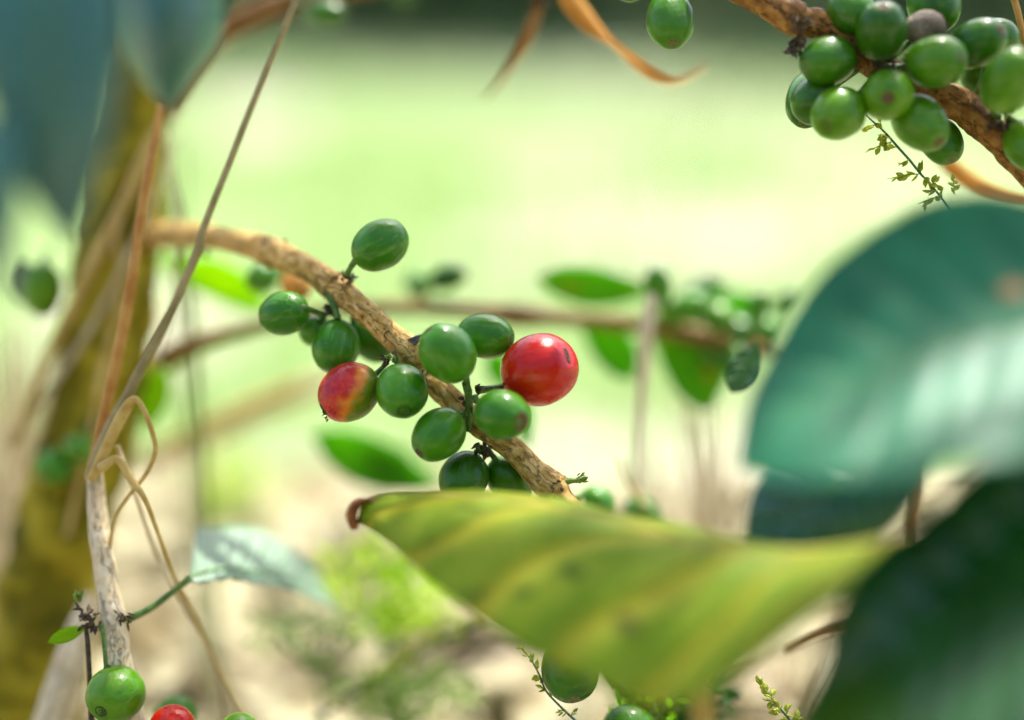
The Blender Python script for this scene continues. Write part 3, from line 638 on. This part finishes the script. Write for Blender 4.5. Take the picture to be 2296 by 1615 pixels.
for lab, u, v, a, b, dc, d, st, m in [
 ('blurred green cherry floating behind the branch, left of the orange blur', 590, 622, 44, 36, (-20, 20, 1), 42, (650, 610, 40), G1),
 ('blurred oval green cherry on the rear twig, upper right of the central branch', 1004, 622, 46, 31, (40, -12, 1), 55, (950, 680, 60), G2),
 ('very pale blurred cherry beside the oval green one on the rear twig', 936, 634, 32, 30, (10, -10, -1), 66, (940, 685, 66), G1),
 ('blurred green cherry poking up over the yellow leaf, right of the branch tip', 1342, 1128, 44, 36, (20, 30, 1), 26, (1290, 1120, 15), G1),
 ('blurred dark cherry low on the yellow leaf rim, second right of the branch tip', 1440, 1158, 52, 42, (20, 30, 1), 38, (1400, 1200, 30), G2),
 ('blurred dark cherry at the right end of the orange-spotted leaf', 1475, 640, 52, 32, (-10, -44, 1), 52, (1480, 720, 56), G1),
 ('blurred dark cherry lying on the rear branch, first past the upright straw stem', 1545, 690, 52, 34, (30, -10, 1), 52, (1500, 735, 56), G1),
 ('blurred pale-topped cherry standing highest on the rear branch', 1590, 650, 44, 38, (10, -40, 1), 72, (1570, 730, 70), G3),
 ('blurred green cherry at the branch end, above the dark leaf tip', 1650, 742, 48, 36, (30, 10, 1), 60, (1610, 760, 66), G2),
 ('small upright blurred cherry near the edge of the big teal leaf', 1700, 690, 40, 26, (8, -38, 1), 50, (1680, 770, 56), G1),
  ('blurred bright cherry in the clump, just under the pale-topped one', 1612, 712, 46, 36, (10, 20, 1), 52, (1600, 750, 56), G3),
 ('blurred dark cherry hanging below the rear branch near its right end', 1660, 815, 44, 38, (6, 30, 1), 50, (1650, 770, 56), G2),
 ('blurred cherry touching the right end of the spotted leaf, below its dark neighbour', 1508, 700, 40, 34, (-6, 20, 1), 56, (1510, 740, 60), G3),
 ('blurred green cherry at the left edge, level with the branch start', 96, 650, 66, 44, (-8, 62, -1), 52, (110, 560, 56), G3),
 ('blurred green cherry in front of the trunk, left of the dry curls', 176, 1005, 40, 34, (10, 20, 1), 40, (200, 960, 44), G3),
 ('blurred green cherry low on the trunk, touching its neighbour beside the dry curls', 122, 1046, 44, 42, (-10, 20, 1), 42, (170, 980, 46), G1),
 ('blurred cherry in the clump, squeezed between the branch and the pale-topped one', 1566, 668, 42, 36, (10, 20, 1), 66, (1570, 740, 60), G1),
 ('blurred green cherry at the very right of the clump, behind the small upright one', 1722, 742, 44, 36, (10, 20, 1), 64, (1700, 780, 62), G1),
 ('blurred yellowish cherry under the rear branch, left of the hanging dark one', 1604, 800, 40, 34, (10, 20, 1), 60, (1600, 760, 60), G3),
 ('blurred green cherry half hidden by the big teal leaf edge', 1765, 680, 40, 30, (20, -20, 1), 72, (1720, 770, 70), G1),
 ('dark blurred cherry at the top beside the thick brown bough', 732, 30, 52, 31, (44, 12, 1), 46, (660, -10, 52), G2),
 ('dark blurred cherry barely entering the top edge, right of the bough', 905, -14, 34, 24, (20, 8, 1), 70, (900, -60, 75), G2)]:
    cherry(lab, u, v, a, b, dc, d * 1.3, (st[0], st[1], st[2] * 1.3), m, GB, res=(28, 18))
ORG = cherry_mat('orange_cherry_skin', (0.55, 0.22, 0.02), (0.6, 0.28, 0.03), (0.6, 0.3, 0.05))
cherry('blurred orange cherry directly behind the central branch', 664, 640, 48, 34, (20, 20, 1), 42, (660, 590, 40), ORG, GB, res=(28, 18))

# ------------------------------------------------------------------ stems at the left
def stem(name, label, pts, m, cat='stem', group=None, rough=0.08, part='stem', sides=14, per=10, nf=150, flat=1.0):
    t = thing(name, label, cat, P(*pts[-1][:3]), group); mb = MB(); ptube(mb, pts, per=per, sides=sides, rough=rough, nfreq=nf, flat=flat); mb.build(part, m, t); return t
GS = 'dry stems in front of the trunk'
stem('vine', 'long thin grey green vine stretched diagonally from the top to the dry curls', [(672, -40, 14, 6), (655, 20, 14, 7), (610, 130, 14, 8), (560, 250, 13, 8), (505, 390, 12, 8),
      (455, 515, 12, 9), (445, 560, 12, 10), (410, 640, 12, 10), (368, 730, 12, 10), (325, 810, 12, 12), (275, 910, 12, 15), (235, 990, 12, 17), (205, 1070, 12, 16)], GREYST, 'vine', GS, rough=0.2, nf=60)
stem('dry_grass_stalk', 'straight orange brown dry stem rising steeply just left of the vine', [(362, 230, 22, 8), (345, 330, 20, 10), (318, 470, 18, 11), (300, 600, 16, 12), (280, 720, 16, 13),
      (252, 850, 16, 13), (228, 960, 16, 13), (205, 1075, 16, 15)], ORSTEM, 'stem', GS)
stem('dry_grass_stalk', 'blurred light brown stem slanting across the trunk to the lower left', [(350, 290, 62, 10), (290, 430, 62, 13), (232, 540, 60, 15), (175, 660, 60, 14), (110, 800, 60, 12), (30, 1000, 62, 10)], TAN, 'stem', GS)
c = stem('dry_curl', 'dry tan stalk looping over to the right below the vine', [(205, 1075, 11, 12), (240, 1000, 10, 14), (275, 930, 9, 15), (300, 895, 8, 11), (320, 915, 8, 10), (340, 965, 8, 10), (348, 1010, 8, 9),
      (330, 1060, 9, 8), (290, 1110, 10, 7), (260, 1160, 11, 7), (245, 1230, 12, 8)], TAN, 'stalk', GS, flat=0.6)
stem('dry_curl', 'short kinked dry stalk inside the tan loop', [(225, 1050, 9, 12), (262, 1030, 8, 9), (290, 1070, 8, 8), (325, 1120, 8, 6), (352, 1190, 10, 5), (390, 1290, 16, 5), (440, 1390, 24, 5), (490, 1500, 30, 5), (560, 1620, 34, 5)], TAN, 'stalk', GS)
stem('dry_curl', 'thin straw strand falling from the loop towards the bottom edge', [(262, 1000, 13, 6), (300, 1100, 15, 5), (350, 1240, 20, 5), (420, 1370, 26, 6), (480, 1480, 30, 6), (510, 1630, 34, 6)], STRAW, 'stalk', GS)
def cream_stem():
    t = thing('upright_shoot', 'cream coloured upright stem with a brown node at lower left', 'stem', P(300, 1700, 8)); mb = MB()
    ptube(mb, [(212, 1050, 14, 17), (216, 1120, 14, 20), (222, 1190, 13, 23), (232, 1260, 12, 24), (243, 1330, 11, 25), (252, 1378, 10, 29), (260, 1430, 9, 27), (270, 1500, 8, 30), (288, 1600, 8, 33), (310, 1700, 8, 34)], per=14, sides=28, rough=.07, nfreq=150)
    mb.build('bark', CREAM, t)
    bracts(t, NODE, 205, 1385, 6, 26, 24, 7, (-.4, .4, .3), 0.8, 'dark_scales', 22); bracts(t, NODE, 275, 1385, 6, 16, 20, 6, (.3, .3, .3), 0.8, 'dark_scales', 12)
    bracts(t, BUDM, 176, 1345, 6, 6, 26, 9, (-.1, -.8, .3), 0.5, 'green_scales', 6)
    mb = MB(); ptube(mb, [(228, 1400, 5, 5), (234, 1450, 4, 5), (238, 1500, 3, 5)], sides=8); mb.build('twiglet', STALK, t)
    mb = MB(); ptube(mb, [(192, 1400, 6, 5), (198, 1460, 6, 6), (202, 1540, 6, 6), (206, 1640, 6, 7)], sides=8); mb.build('twiglet', NODE, t)
    auto_leaf('small_leaf', 'small yellow green leaf tip poking left from the brown node', (195, 1405, 8), (108, 1440, 6), 17, BACKYEL, roll=20, n=14, mm=6)
cream_stem()
stem('upright_shoot', 'wide out-of-focus cream stem leaning down to the bottom left', [(205, 1330, 44, 14), (185, 1400, 42, 30), (160, 1480, 40, 38), (125, 1600, 40, 44), (90, 1720, 40, 48)], CREAM)
rail_leaf('coffee_leaf', 'pale silvery green leaf on a long stalk above the litter, lower left',
    [(772, 1394, 58), (738, 1335, 60), (700, 1268, 60), (630, 1208, 58), (550, 1184, 52), (480, 1180, 46), (440, 1192, 40), (428, 1285, 22)],
    [(772, 1394, 58), (740, 1350, 54), (695, 1318, 50), (630, 1296, 42), (565, 1284, 34), (505, 1278, 26), (455, 1285, 20), (420, 1300, 16)],
    [(772, 1394, 58), (738, 1358, 50), (690, 1335, 45), (630, 1312, 37), (565, 1298, 30), (505, 1290, 22), (455, 1295, 18), (420, 1302, 16)],
    PALE, quilt=0.03, nv=12, wave=0.02, rib=STALK, rib_r=7,
    petiole=[(425, 1298, 16, 7), (390, 1325, 14, 7), (340, 1362, 12, 8), (285, 1390, 9, 9)])

stem('dry_grass_stalk', 'knotty mossy strand clinging to the right side of the trunk', [(350, 330, 66, 7), (336, 470, 62, 9), (345, 600, 62, 8), (322, 760, 62, 10), (300, 900, 62, 8), (268, 1080, 60, 9)], MOSSY, 'stem', GS)
stem('dry_grass_stalk', 'pale strand running down the middle of the mossy trunk', [(300, 380, 60, 5), (262, 520, 58, 7), (270, 650, 58, 6), (232, 820, 56, 8), (205, 960, 56, 6), (150, 1200, 58, 8)], TAN, 'stem', GS)
stem('dry_grass_stalk', 'thin golden strand crossing the trunk from the left edge upward', [(0, 1010, 70, 5), (90, 900, 64, 7), (170, 790, 60, 8), (250, 650, 58, 7), (330, 480, 58, 5), (400, 300, 60, 3)], STRAW, 'stem', GS)
stem('dry_grass_stalk', 'wiry strand hanging in the gap between the trunk and the vine', [(372, 300, 50, 3), (388, 420, 50, 4), (402, 520, 50, 4), (380, 700, 50, 4), (350, 830, 48, 3)], STRAW, 'stem', GS)
# ------------------------------------------------------------------ rear branches, twigs, stems and leaves
t = thing('rear_branch', 'blurred brown branch running level behind the fully red cherry', 'branch', P(320, 850, 72)); mb = MB()
ptube(mb, [(u, v, d * 1.12, h) for u, v, d, h in [(260, 880, 82, 34), (330, 830, 76, 32), (400, 790, 72, 25), (480, 758, 70, 19), (570, 735, 68, 16), (700, 705, 66, 16), (830, 690, 66, 16), (960, 690, 66, 17), (1080, 698, 66, 18), (1162, 708, 66, 26), (1240, 712, 66, 18),
           (1400, 726, 68, 19), (1520, 745, 68, 22), (1620, 765, 68, 20), (1720, 790, 70, 16), (1850, 830, 74, 14)]], per=8, sides=16, rough=.08, nfreq=100)
mb.build('bark', REARB, t)
stem('rear_branch', 'thick dark brown bough entering the top between grey leaf and vine', [(330, 330, 80, 20), (430, 150, 76, 26), (505, 72, 74, 28), (580, 30, 72, 28), (670, -2, 72, 26), (800, -30, 72, 24), (950, -60, 74, 22)],
     simple('dark_bough_bark', (0.16, 0.07, 0.01), (0.26, 0.13, 0.03), 120, 0.7, 0.0005), 'branch')
stem('dry_grass_stalk', 'upright blurred straw stem crossing the rear branch right of centre', [(1462, 660, 52, 10), (1452, 720, 52, 15), (1445, 800, 54, 15), (1438, 900, 58, 12), (1432, 1000, 62, 10), (1425, 1150, 70, 8)], PALEST, 'stem')
stem('dry_grass_stalk', 'faint thin stem rising behind the tip bud near the yellow leaf', [(1390, 1030, 45, 4), (1405, 1075, 45, 5), (1440, 1130, 45, 6), (1480, 1220, 45, 7)], TAN, 'stem')
stem('fallen_stick', 'blurred pale stick lying diagonally behind the half-ripe cherry', [(300, 1050, 150, 24), (400, 1000, 150, 26), (520, 945, 150, 26), (640, 890, 150, 24), (760, 850, 155, 20)], STRAW, 'stick')
stem('fallen_stick', 'blurred olive twig above the pale stick, left of the half-ripe cherry', [(360, 1000, 130, 10), (470, 950, 130, 14), (560, 905, 130, 14), (690, 850, 135, 8)], TAN, 'stick')
GBL = 'blurred leaves in the background'
auto_leaf('coffee_leaf', 'bright lime leaf glowing behind the left end of the central branch', (345, 585, 91), (600, 695, 85), 50, BACKYEL, GBL, bend=(10, -14, 0), roll=25)
auto_leaf('coffee_leaf', 'green leaf with an orange spot above the rear branch', (1470, 650, 85), (1205, 622, 78), 46, SPOTTED, GBL, bend=(0, 8, 0), roll=10)
auto_leaf('coffee_leaf', 'long green leaf hanging down right below the rear branch', (1455, 735, 85), (1590, 920, 72), 78, SPOTTED, GBL, bend=(34, -24, 0), roll=15)
auto_leaf('coffee_leaf', 'smaller green leaf drooping under the rear branch, right of the red cherry', (1300, 722, 85), (1420, 850, 78), 48, BACKLIT, GBL, bend=(10, -10, 0), roll=10)
auto_leaf('coffee_leaf', 'green leaf behind the branch bottom, left above the yellow leaf', (990, 1095, 96), (700, 975, 84), 56, BACKLIT, GBL, bend=(0, 8, 0), roll=10)
auto_leaf('coffee_leaf', 'broad blurred leaf backing the cherry clump on the rear branch', (1500, 780, 84), (1690, 660, 90), 56, BACKLIT, GBL, roll=30)
auto_leaf('coffee_leaf', 'second dark green leaf overlapping the one behind the branch bottom', (960, 1090, 100), (800, 1010, 92), 50, DARK, GBL, roll=-20)
auto_leaf('coffee_leaf', 'narrow green leaf upright behind the brown-disc cherry', (1185, 1010, 58), (1165, 880, 58), 22, BACKLIT, GBL)
auto_leaf('coffee_leaf', 'small green leaf left of the straw stem, under the rear branch', (1160, 880, 78), (1095, 790, 78), 34, BACKLIT, GBL)
auto_leaf('coffee_leaf', 'dark leaf tip beside the edge of the big teal leaf', (1700, 770, 26), (1640, 880, 20), 40, DARK, GBL, roll=20)
auto_leaf('coffee_leaf', 'yellow patch of leaf between the dark leaf tip and rear cherries', (1650, 770, 65), (1650, 840, 65), 20, BACKYEL, GBL)
auto_leaf('coffee_leaf', 'small bluish leaf at the left edge, touching the blurred green cherry there', (60, 690, 78), (40, 580, 65), 36, PALE, GBL, roll=-20)
auto_leaf('coffee_leaf', 'small lime leaf against the trunk, right of the vine', (330, 960, 71), (360, 820, 71), 34, BACKYEL, GBL)
auto_leaf('coffee_leaf', 'second soft green leaf lower on the trunk at left', (120, 1120, 78), (90, 1280, 71), 30, BACKLIT, GBL, roll=-30)

# dry blades at the top
def ribbon(name, label, pts, m, cat='dry blade', group=None, tw=0.0):
    """pts: (u, v, d, halfwidth, twist deg)"""
    t = thing(name, label, cat, P(*pts[0][:3]), group); raw = pts; N = (len(raw) - 1) * 10; rows = []
    for i in range(N + 1):
        q = cr(raw, i / 10); c = P(*q[:3]); q2 = cr(raw, min(i + 1, N) / 10); q0 = cr(raw, max(i - 1, 0) / 10); d = (P(*q2[:3]) - P(*q0[:3])).normalized()
        s = d.cross(BACK).normalized(); nn = s.cross(d); s = s * math.cos(R(q[4])) + nn * math.sin(R(q[4])); h = S(max(q[3], .6), q[2]); nn = d.cross(s)
        rows.append([c - s * h, c - s * h * .5 + nn * h * .25, c + nn * h * .35, c + s * h * .5 + nn * h * .25, c + s * h])
    mb = MB(); mb.grid(rows); mb.build('blade', m, t, solid=0.0003); return t
GD = 'dry blades hanging from the top'
ribbon('withered_leaf', 'curling orange dry blade sweeping down right from the top centre', [(1255, -50, 40, 12, 0), (1282, 5, 38, 24, 0), (1325, 60, 36, 22, 20), (1380, 105, 36, 14, 50), (1430, 148, 38, 14, 20), (1475, 176, 40, 12, 10), (1520, 184, 44, 8, 40), (1560, 165, 48, 4, 40), (1585, 148, 52, 2, 20)], ORLEAF, group=GD)
k = ribbon('withered_leaf', 'narrow brown dry blade pointing down left from a dark knot', [(1215, -10, 46, 6, 0), (1200, 40, 46, 12, 0), (1180, 90, 46, 14, 20), (1150, 140, 50, 10, 30), (1110, 200, 60, 4, 20), (1085, 225, 66, 2, 20)], BRBLADE, group=GD)
bracts(k, NODE, 1210, -4, 44, 24, 22, 9, (0, 0, 0), 1.0, 'dark_knot', 16)
ribbon('withered_leaf', 'bright orange blurred blade between the upper cluster and the teal leaf', [(2080, 320, 36, 12, 0), (2130, 372, 36, 20, 10), (2175, 408, 36, 22, 10), (2215, 432, 36, 20, 0), (2270, 450, 36, 16, 0), (2330, 455, 36, 10, 0)], ORLEAF, group=GD)
ribbon('withered_leaf', 'thin brown blade standing in the bright gap at right, between two dark leaves', [(2062, 1030, -22, 12, 0), (2055, 1110, -24, 13, 0), (2040, 1180, -26, 12, 0), (2030, 1260, -30, 14, 0)], BRBLADE, group='dry blades between the right leaves')
ribbon('withered_leaf', 'short brown blade crossing the bright gap beside the yellow leaf base', [(1760, 1460, -24, 7, 0), (1830, 1425, -24, 9, 0), (1890, 1400, -24, 12, 0), (1960, 1380, -24, 12, 0)], BRBLADE, group='dry blades between the right leaves')

# dry tufts
def tuft(label, u, v0, v1, d, n, half, m, lean=0.0, w_=6, group='dry grass tufts'):
    t = thing('dry_grass_tuft', label, 'grass tuft', P(u, v0, d), group); mb = MB()
    for k in range(n):
        x0 = u + random.gauss(0, half * .4); x1 = u + lean + random.gauss(0, half); dd = d + random.uniform(-25, 25); top = v1 + random.random() ** 2 * (v0 - v1) * .7
        g0 = P(x0, v0, dd); tube(mb, [(Vector((g0.x, g0.y, 0)), S(w_, dd)), (g0, S(w_, dd))], per=1, sides=4, cap=False)
        ptube(mb, [(x0, v0, dd, w_), ((x0 * .6 + x1 * .4), (v0 + top) / 2, dd, w_ * .9), (x1, top, dd, w_ * .3)], per=4, sides=4, flat=.35, cap=False)
    mb.build('blades', m, t); return t
tuft('pale bundle of dry grass at the left edge below the blurred green cherry', 60, 1250, 720, 140, 46, 70, STRAW)
tuft('loose dry grass strands above the trunk base, next to the left edge', -10, 1250, 800, 125, 12, 60, STRAW, w_=6)
tuft('pale straw tuft standing left of the big teal leaf, lower right', 1590, 1420, 800, 110, 40, 60, STRAW, w_=6)
tuft('thin straw strands behind the tip bud, in front of bright soil', 1480, 1350, 980, 130, 20, 60, STRAW, w_=5)
tuft('pale straw tuft in the bright gap under the yellow leaf base', 1800, 1680, 1380, 80, 30, 60, STRAW, w_=9)
tuft('wispy strands behind the trunk, right of the orange stem', 400, 520, 270, 90, 8, 35, GRASS, w_=4, lean=-20)

# feathery weed plants, lower middle
def weed(label, u, v, d, n, ru, rv, size, m):
    t = thing('weed_plant', label, 'weed', P(u, v + rv, d), 'weeds in the lower middle'); mb = MB(); sb = MB()
    for k in range(n):
        a = random.random() * 6.28; r = random.random() ** .6; c = P(u + ru * r * math.cos(a), v + rv * r * math.sin(a), d + random.uniform(-25, 20))
        leafcard(mb, c, (rdir() + UP * .6).normalized(), rdir(), S(size, d) * random.uniform(.5, 1.3), S(size * .3, d))
    for k in range(9):
        ptube(sb, [(u + random.uniform(-20, 20), v + rv * 1.3, d, 4), (u + random.uniform(-ru, ru) * .5, v, d + random.uniform(-20, 20), 3), (u + random.uniform(-ru, ru), v - rv * .7, d + random.uniform(-20, 20), 1.5)], per=5, sides=5)
    g0 = P(u, v + rv * 1.3, d); tube(sb, [(Vector((g0.x, g0.y, 0)), .0012), (g0, .0008)], per=3, sides=5)
    mb.build('leaves', m, t); sb.build('stems', STALK, t)
weed('feathery lime weed left of the yellow leaf, above a dark seed stalk', 880, 1310, 95, 420, 170, 120, 44, BACKYEL)
weed('soft green weed at the bottom centre below the diagonal seed stalk', 900, 1560, 78, 300, 170, 70, 40, GRASSW)
weed('low spreading pale weed between the silvery leaf and the yellow leaf', 720, 1420, 75, 160, 200, 70, 30, GRASSW)
weed('small green weed behind the vine loop, above the silvery leaf', 540, 1120, 260, 120, 120, 80, 40, BACKYEL)
weed('dark leafy weed in shade below the yellow leaf, beside the olive stem', 1520, 1585, 40, 120, 120, 70, 80, DARK)
weed('leafy green weed at the bottom edge under the yellow leaf', 1450, 1590, 30, 46, 75, 55, 46, BACKLIT)

# seed heads
def seed_head(label, stempts, branches, d, dense=1.0, group='grass seed heads', size=1.0, hair=True):
    t = thing('grass_seed_head', label, 'seed head', P(*stempts[-1][:2], d), group); mb = MB()
    ptube(mb, [(u, v, d, h) for u, v, h in stempts], per=10, sides=8); mb.build('stem', SEEDST, t)
    for (u0, v0, u1, v1, n) in branches:
        mb = MB(); hb = MB(); ptube(mb, [(u0, v0, d, 1.6), ((u0 + u1) / 2, (v0 + v1) / 2 - 2, d - 1, 1.3), (u1, v1, d, 1.0)], per=4, sides=6)
        di = (P(u1, v1, d) - P(u0, v0, d)).normalized()
        for k in range(max(2, int(n * dense * .75))):
            f = (k + .7) / n; q = P(u0 + (u1 - u0) * f + random.uniform(-2, 2), v0 + (v1 - v0) * f + random.uniform(-2, 2), d + random.uniform(-1, 1)); dd = (di * 1.0 - UP * .25 + rdir() * .75).normalized()
            L = S(20) * size * random.uniform(.7, 1.1); bract(mb, q, dd, L, S(6.4) * size)
            if hair:
                for z in range(2):
                    hd = (dd + rdir() * .5).normalized(); tube(hb, [(q + dd * L * .5, S(1.1)), (q + dd * L + hd * S(24), S(.5))], per=2, sides=3, cap=False)
        b = mb.build('spikelets', SEEDG, t)
        if hair: hb.build('awns', HAIR, b)
seed_head('yellow green grass seed head with white awns under the upper cherry cluster',
    [(1925, 240, 1.5), (1950, 266, 2), (1985, 298, 2.5), (2014, 331, 3), (2040, 360, 3), (2064, 390, 2.8), (2085, 412, 2.4), (2115, 450, 2.4), (2150, 500, 2.6)],
    [(1962, 280, 1930, 292, 5), (1978, 292, 1972, 268, 4), (1985, 298, 1976, 322, 8), (2000, 318, 1940, 342, 9), (1998, 312, 1968, 303, 6), (2010, 330, 1992, 332, 4), (2040, 358, 2014, 372, 5), (2064, 390, 1988, 402, 12), (2064, 388, 2068, 366, 5),
     (2070, 396, 2094, 424, 7), (2088, 416, 2098, 404, 4), (2100, 430, 2076, 428, 4), (2110, 440, 2058, 458, 10), (2140, 436, 2136, 392, 7), (2112, 442, 2108, 420, 4)], 2)
seed_head('slim green seed head beside the dark cherry at the bottom, under the yellow leaf',
    [(1168, 1452, 1.6), (1190, 1478, 2), (1210, 1515, 2.4), (1225, 1550, 2.6), (1260, 1588, 2.8), (1300, 1625, 3)],
    [(1176, 1462, 1166, 1446, 3), (1185, 1472, 1176, 1462, 3), (1195, 1488, 1188, 1474, 4), (1205, 1505, 1204, 1488, 4), (1212, 1520, 1198, 1514, 3), (1218, 1534, 1222, 1512, 4), (1224, 1550, 1210, 1540, 4), (1232, 1562, 1236, 1545, 3), (1275, 1600, 1250, 1592, 4), (1280, 1606, 1290, 1590, 3)], 3, hair=False, size=.85)
seed_head('plump bright green seed spike at the bottom edge, right of centre',
    [(1695, 1526, 1.6), (1720, 1552, 2.2), (1750, 1590, 2.6), (1780, 1625, 3)],
    [(1706, 1538, 1694, 1522, 3), (1716, 1548, 1704, 1536, 4), (1724, 1560, 1712, 1544, 5), (1730, 1568, 1732, 1548, 5), (1738, 1578, 1718, 1570, 6), (1748, 1592, 1742, 1566, 6), (1752, 1598, 1732, 1594, 6), (1762, 1608, 1768, 1580, 6), (1770, 1618, 1750, 1612, 6), (1780, 1625, 1796, 1598, 6)], 0, hair=False, size=1.0)
seed_head('blurred dark green seed stalk rising diagonally to the yellow leaf',
    [(1110, 1380, 4), (1020, 1420, 6), (900, 1490, 7), (800, 1550, 6), (700, 1620, 6)],
    [(1060, 1400, 1085, 1370, 12), (1010, 1425, 1050, 1395, 16), (950, 1460, 1000, 1415, 18), (900, 1490, 950, 1450, 18), (850, 1520, 900, 1480, 16), (800, 1550, 850, 1510, 12), (740, 1590, 790, 1560, 10)], 62, hair=False, size=1.8)

# ------------------------------------------------------------------ big foreground leaves
yl = rail_leaf('coffee_leaf', 'big yellowing leaf with yellow veins and a brown curled tip, across the lower centre',
    [(800, 1178, -12), (862, 1150, -2), (1000, 1160, -2), (1180, 1185, -10), (1380, 1230, -20), (1560, 1262, -30), (1720, 1285, -40), (1900, 1270, -52), (2080, 1215, -60)],
    [(800, 1175, -12), (835, 1118, -14), (985, 1112, -22), (1180, 1128, -32), (1390, 1175, -42), (1580, 1222, -52), (1740, 1244, -58), (1920, 1228, -64), (2080, 1190, -70)],
    [(806, 1172, -14), (868, 1215, -26), (985, 1322, -42), (1120, 1418, -54), (1290, 1515, -64), (1480, 1590, -72), (1680, 1490, -78), (1850, 1365, -78), (2080, 1200, -72)],
    YELLOWLEAF, n=110, mm=40, quilt=0.012, nv=7, wave=0.012, rib=simple('yellow_midrib', (0.50, 0.42, 0.06), (0.62, 0.52, 0.12), 200, 0.5), rib_r=9,
    petiole=[(2075, 1192, -69, 10), (2200, 1235, -62, 9), (2420, 1260, -55, 10), (2600, 1200, -45, 13)])
mb = MB(); rows = []
for i in range(21):
    f = i / 20; a_ = 2.4 * f; c_ = P(*cr([(862, 1128, -14), (832, 1112, -14), (803, 1122, -14), (788, 1150, -14), (796, 1182, -12)], f * 4))
    rows.append([c_ + (RIGHT * math.cos(x * .5 + a_) * .5 - UP * .2 - BACK * math.sin(x * .5 + a_)) * S(30 * (1.1 - f * .55)) for x in range(-4, 5)])
mb.grid(rows); mb.build('curled_tip', simple('brown_leaf_tip', (0.22, 0.06, 0.008), (0.42, 0.16, 0.04), 400, 0.4, 0.0003, trans=0.25), yl, solid=0.0004)
rail_leaf('coffee_leaf', 'huge glossy dark teal leaf with a white sheen filling the right side',
    [(1650, 1050, -72), (1688, 880, -64), (1790, 690, -62), (1920, 548, -62), (2070, 462, -64), (2260, 440, -66), (2440, 490, -68)],
    [(1650, 1050, -72), (1740, 950, -73), (1890, 870, -74), (2040, 805, -75), (2190, 755, -75), (2340, 725, -76), (2500, 700, -76)],
    [(1650, 1050, -72), (1765, 1085, -86), (1900, 1082, -95), (2050, 1062, -100), (2200, 1040, -102), (2350, 1010, -103), (2500, 960, -103)],
    TEAL, n=90, mm=40, quilt=0.010, nv=8, wave=0.01, rib=STALK, rib_r=9)
rail_leaf('coffee_leaf', 'dark blue green leaf in shadow directly below the huge teal leaf',
    [(1668, 1300, -42), (1690, 1100, -42), (1800, 1030, -44), (1950, 1010, -46), (2120, 960, -50)],
    [(1668, 1300, -42), (1750, 1170, -46), (1850, 1110, -50), (1980, 1050, -52), (2120, 970, -54)],
    [(1668, 1300, -42), (1790, 1290, -48), (1920, 1240, -52), (2030, 1150, -54), (2120, 990, -54)],
    TEAL2, n=50, mm=20, quilt=0.02, rib=STALK, rib_r=6)
rail_leaf('coffee_leaf', 'very dark green leaf filling the bottom right corner',
    [(1770, 1640, -70), (1845, 1500, -72), (1885, 1350, -76), (1965, 1240, -78), (2080, 1160, -80), (2180, 1065, -82), (2380, 900, -84)],
    [(1770, 1640, -72), (1910, 1560, -78), (2010, 1480, -82), (2120, 1400, -84), (2240, 1310, -86), (2360, 1230, -88), (2500, 1150, -90)],
    [(1770, 1640, -74), (1940, 1680, -96), (2060, 1720, -118), (2200, 1740, -134), (2350, 1720, -142), (2500, 1640, -144), (2600, 1500, -144)],
    DARKL, n=80, mm=36, quilt=0.02, rib=STALK, rib_r=8)
rail_leaf('coffee_leaf', 'large soft blue grey leaf hanging in the top left corner',
    [(165, 560, -86), (60, 430, -92), (-20, 250, -96), (-60, 60, -98), (-60, -160, -98)],
    [(165, 560, -86), (140, 420, -92), (115, 260, -96), (105, 60, -98), (110, -160, -98)],
    [(165, 560, -86), (215, 430, -88), (258, 260, -92), (268, 60, -94), (262, -160, -94)],
    TEAL3, n=50, mm=24, quilt=0.02, rib=STALK, rib_r=9)
rail_leaf('coffee_leaf', 'grey green leaf with a pointed tip hanging beside the top left corner leaf',
    [(384, 246, -46), (330, 195, -48), (288, 120, -52), (270, 20, -56), (280, -120, -60)],
    [(384, 246, -46), (385, 190, -54), (388, 110, -60), (392, 20, -62), (396, -120, -62)],
    [(384, 246, -46), (438, 170, -44), (486, 100, -44), (502, 10, -46), (500, -120, -50)],
    TEAL3, n=50, mm=24, quilt=0.04, nv=7, rib=STALK, rib_r=6)
rail_leaf('coffee_leaf', 'teal leaf edge running down the left side under the corner leaf',
    [(10, 680, -100), (-60, 560, -100), (-90, 420, -100), (-100, 260, -100)],
    [(10, 680, -100), (-10, 560, -104), (-20, 420, -106), (-30, 260, -106)],
    [(10, 680, -100), (30, 560, -100), (46, 430, -100), (40, 260, -100)],
    TEAL3, n=30, mm=12)
stem('dry_grass_stalk', 'soft olive stem rising from the bottom edge through the yellow leaf shadow', [(1560, 1450, -40, 18), (1568, 1520, -42, 24), (1575, 1600, -42, 26), (1580, 1700, -42, 28)], TAN, 'stem')
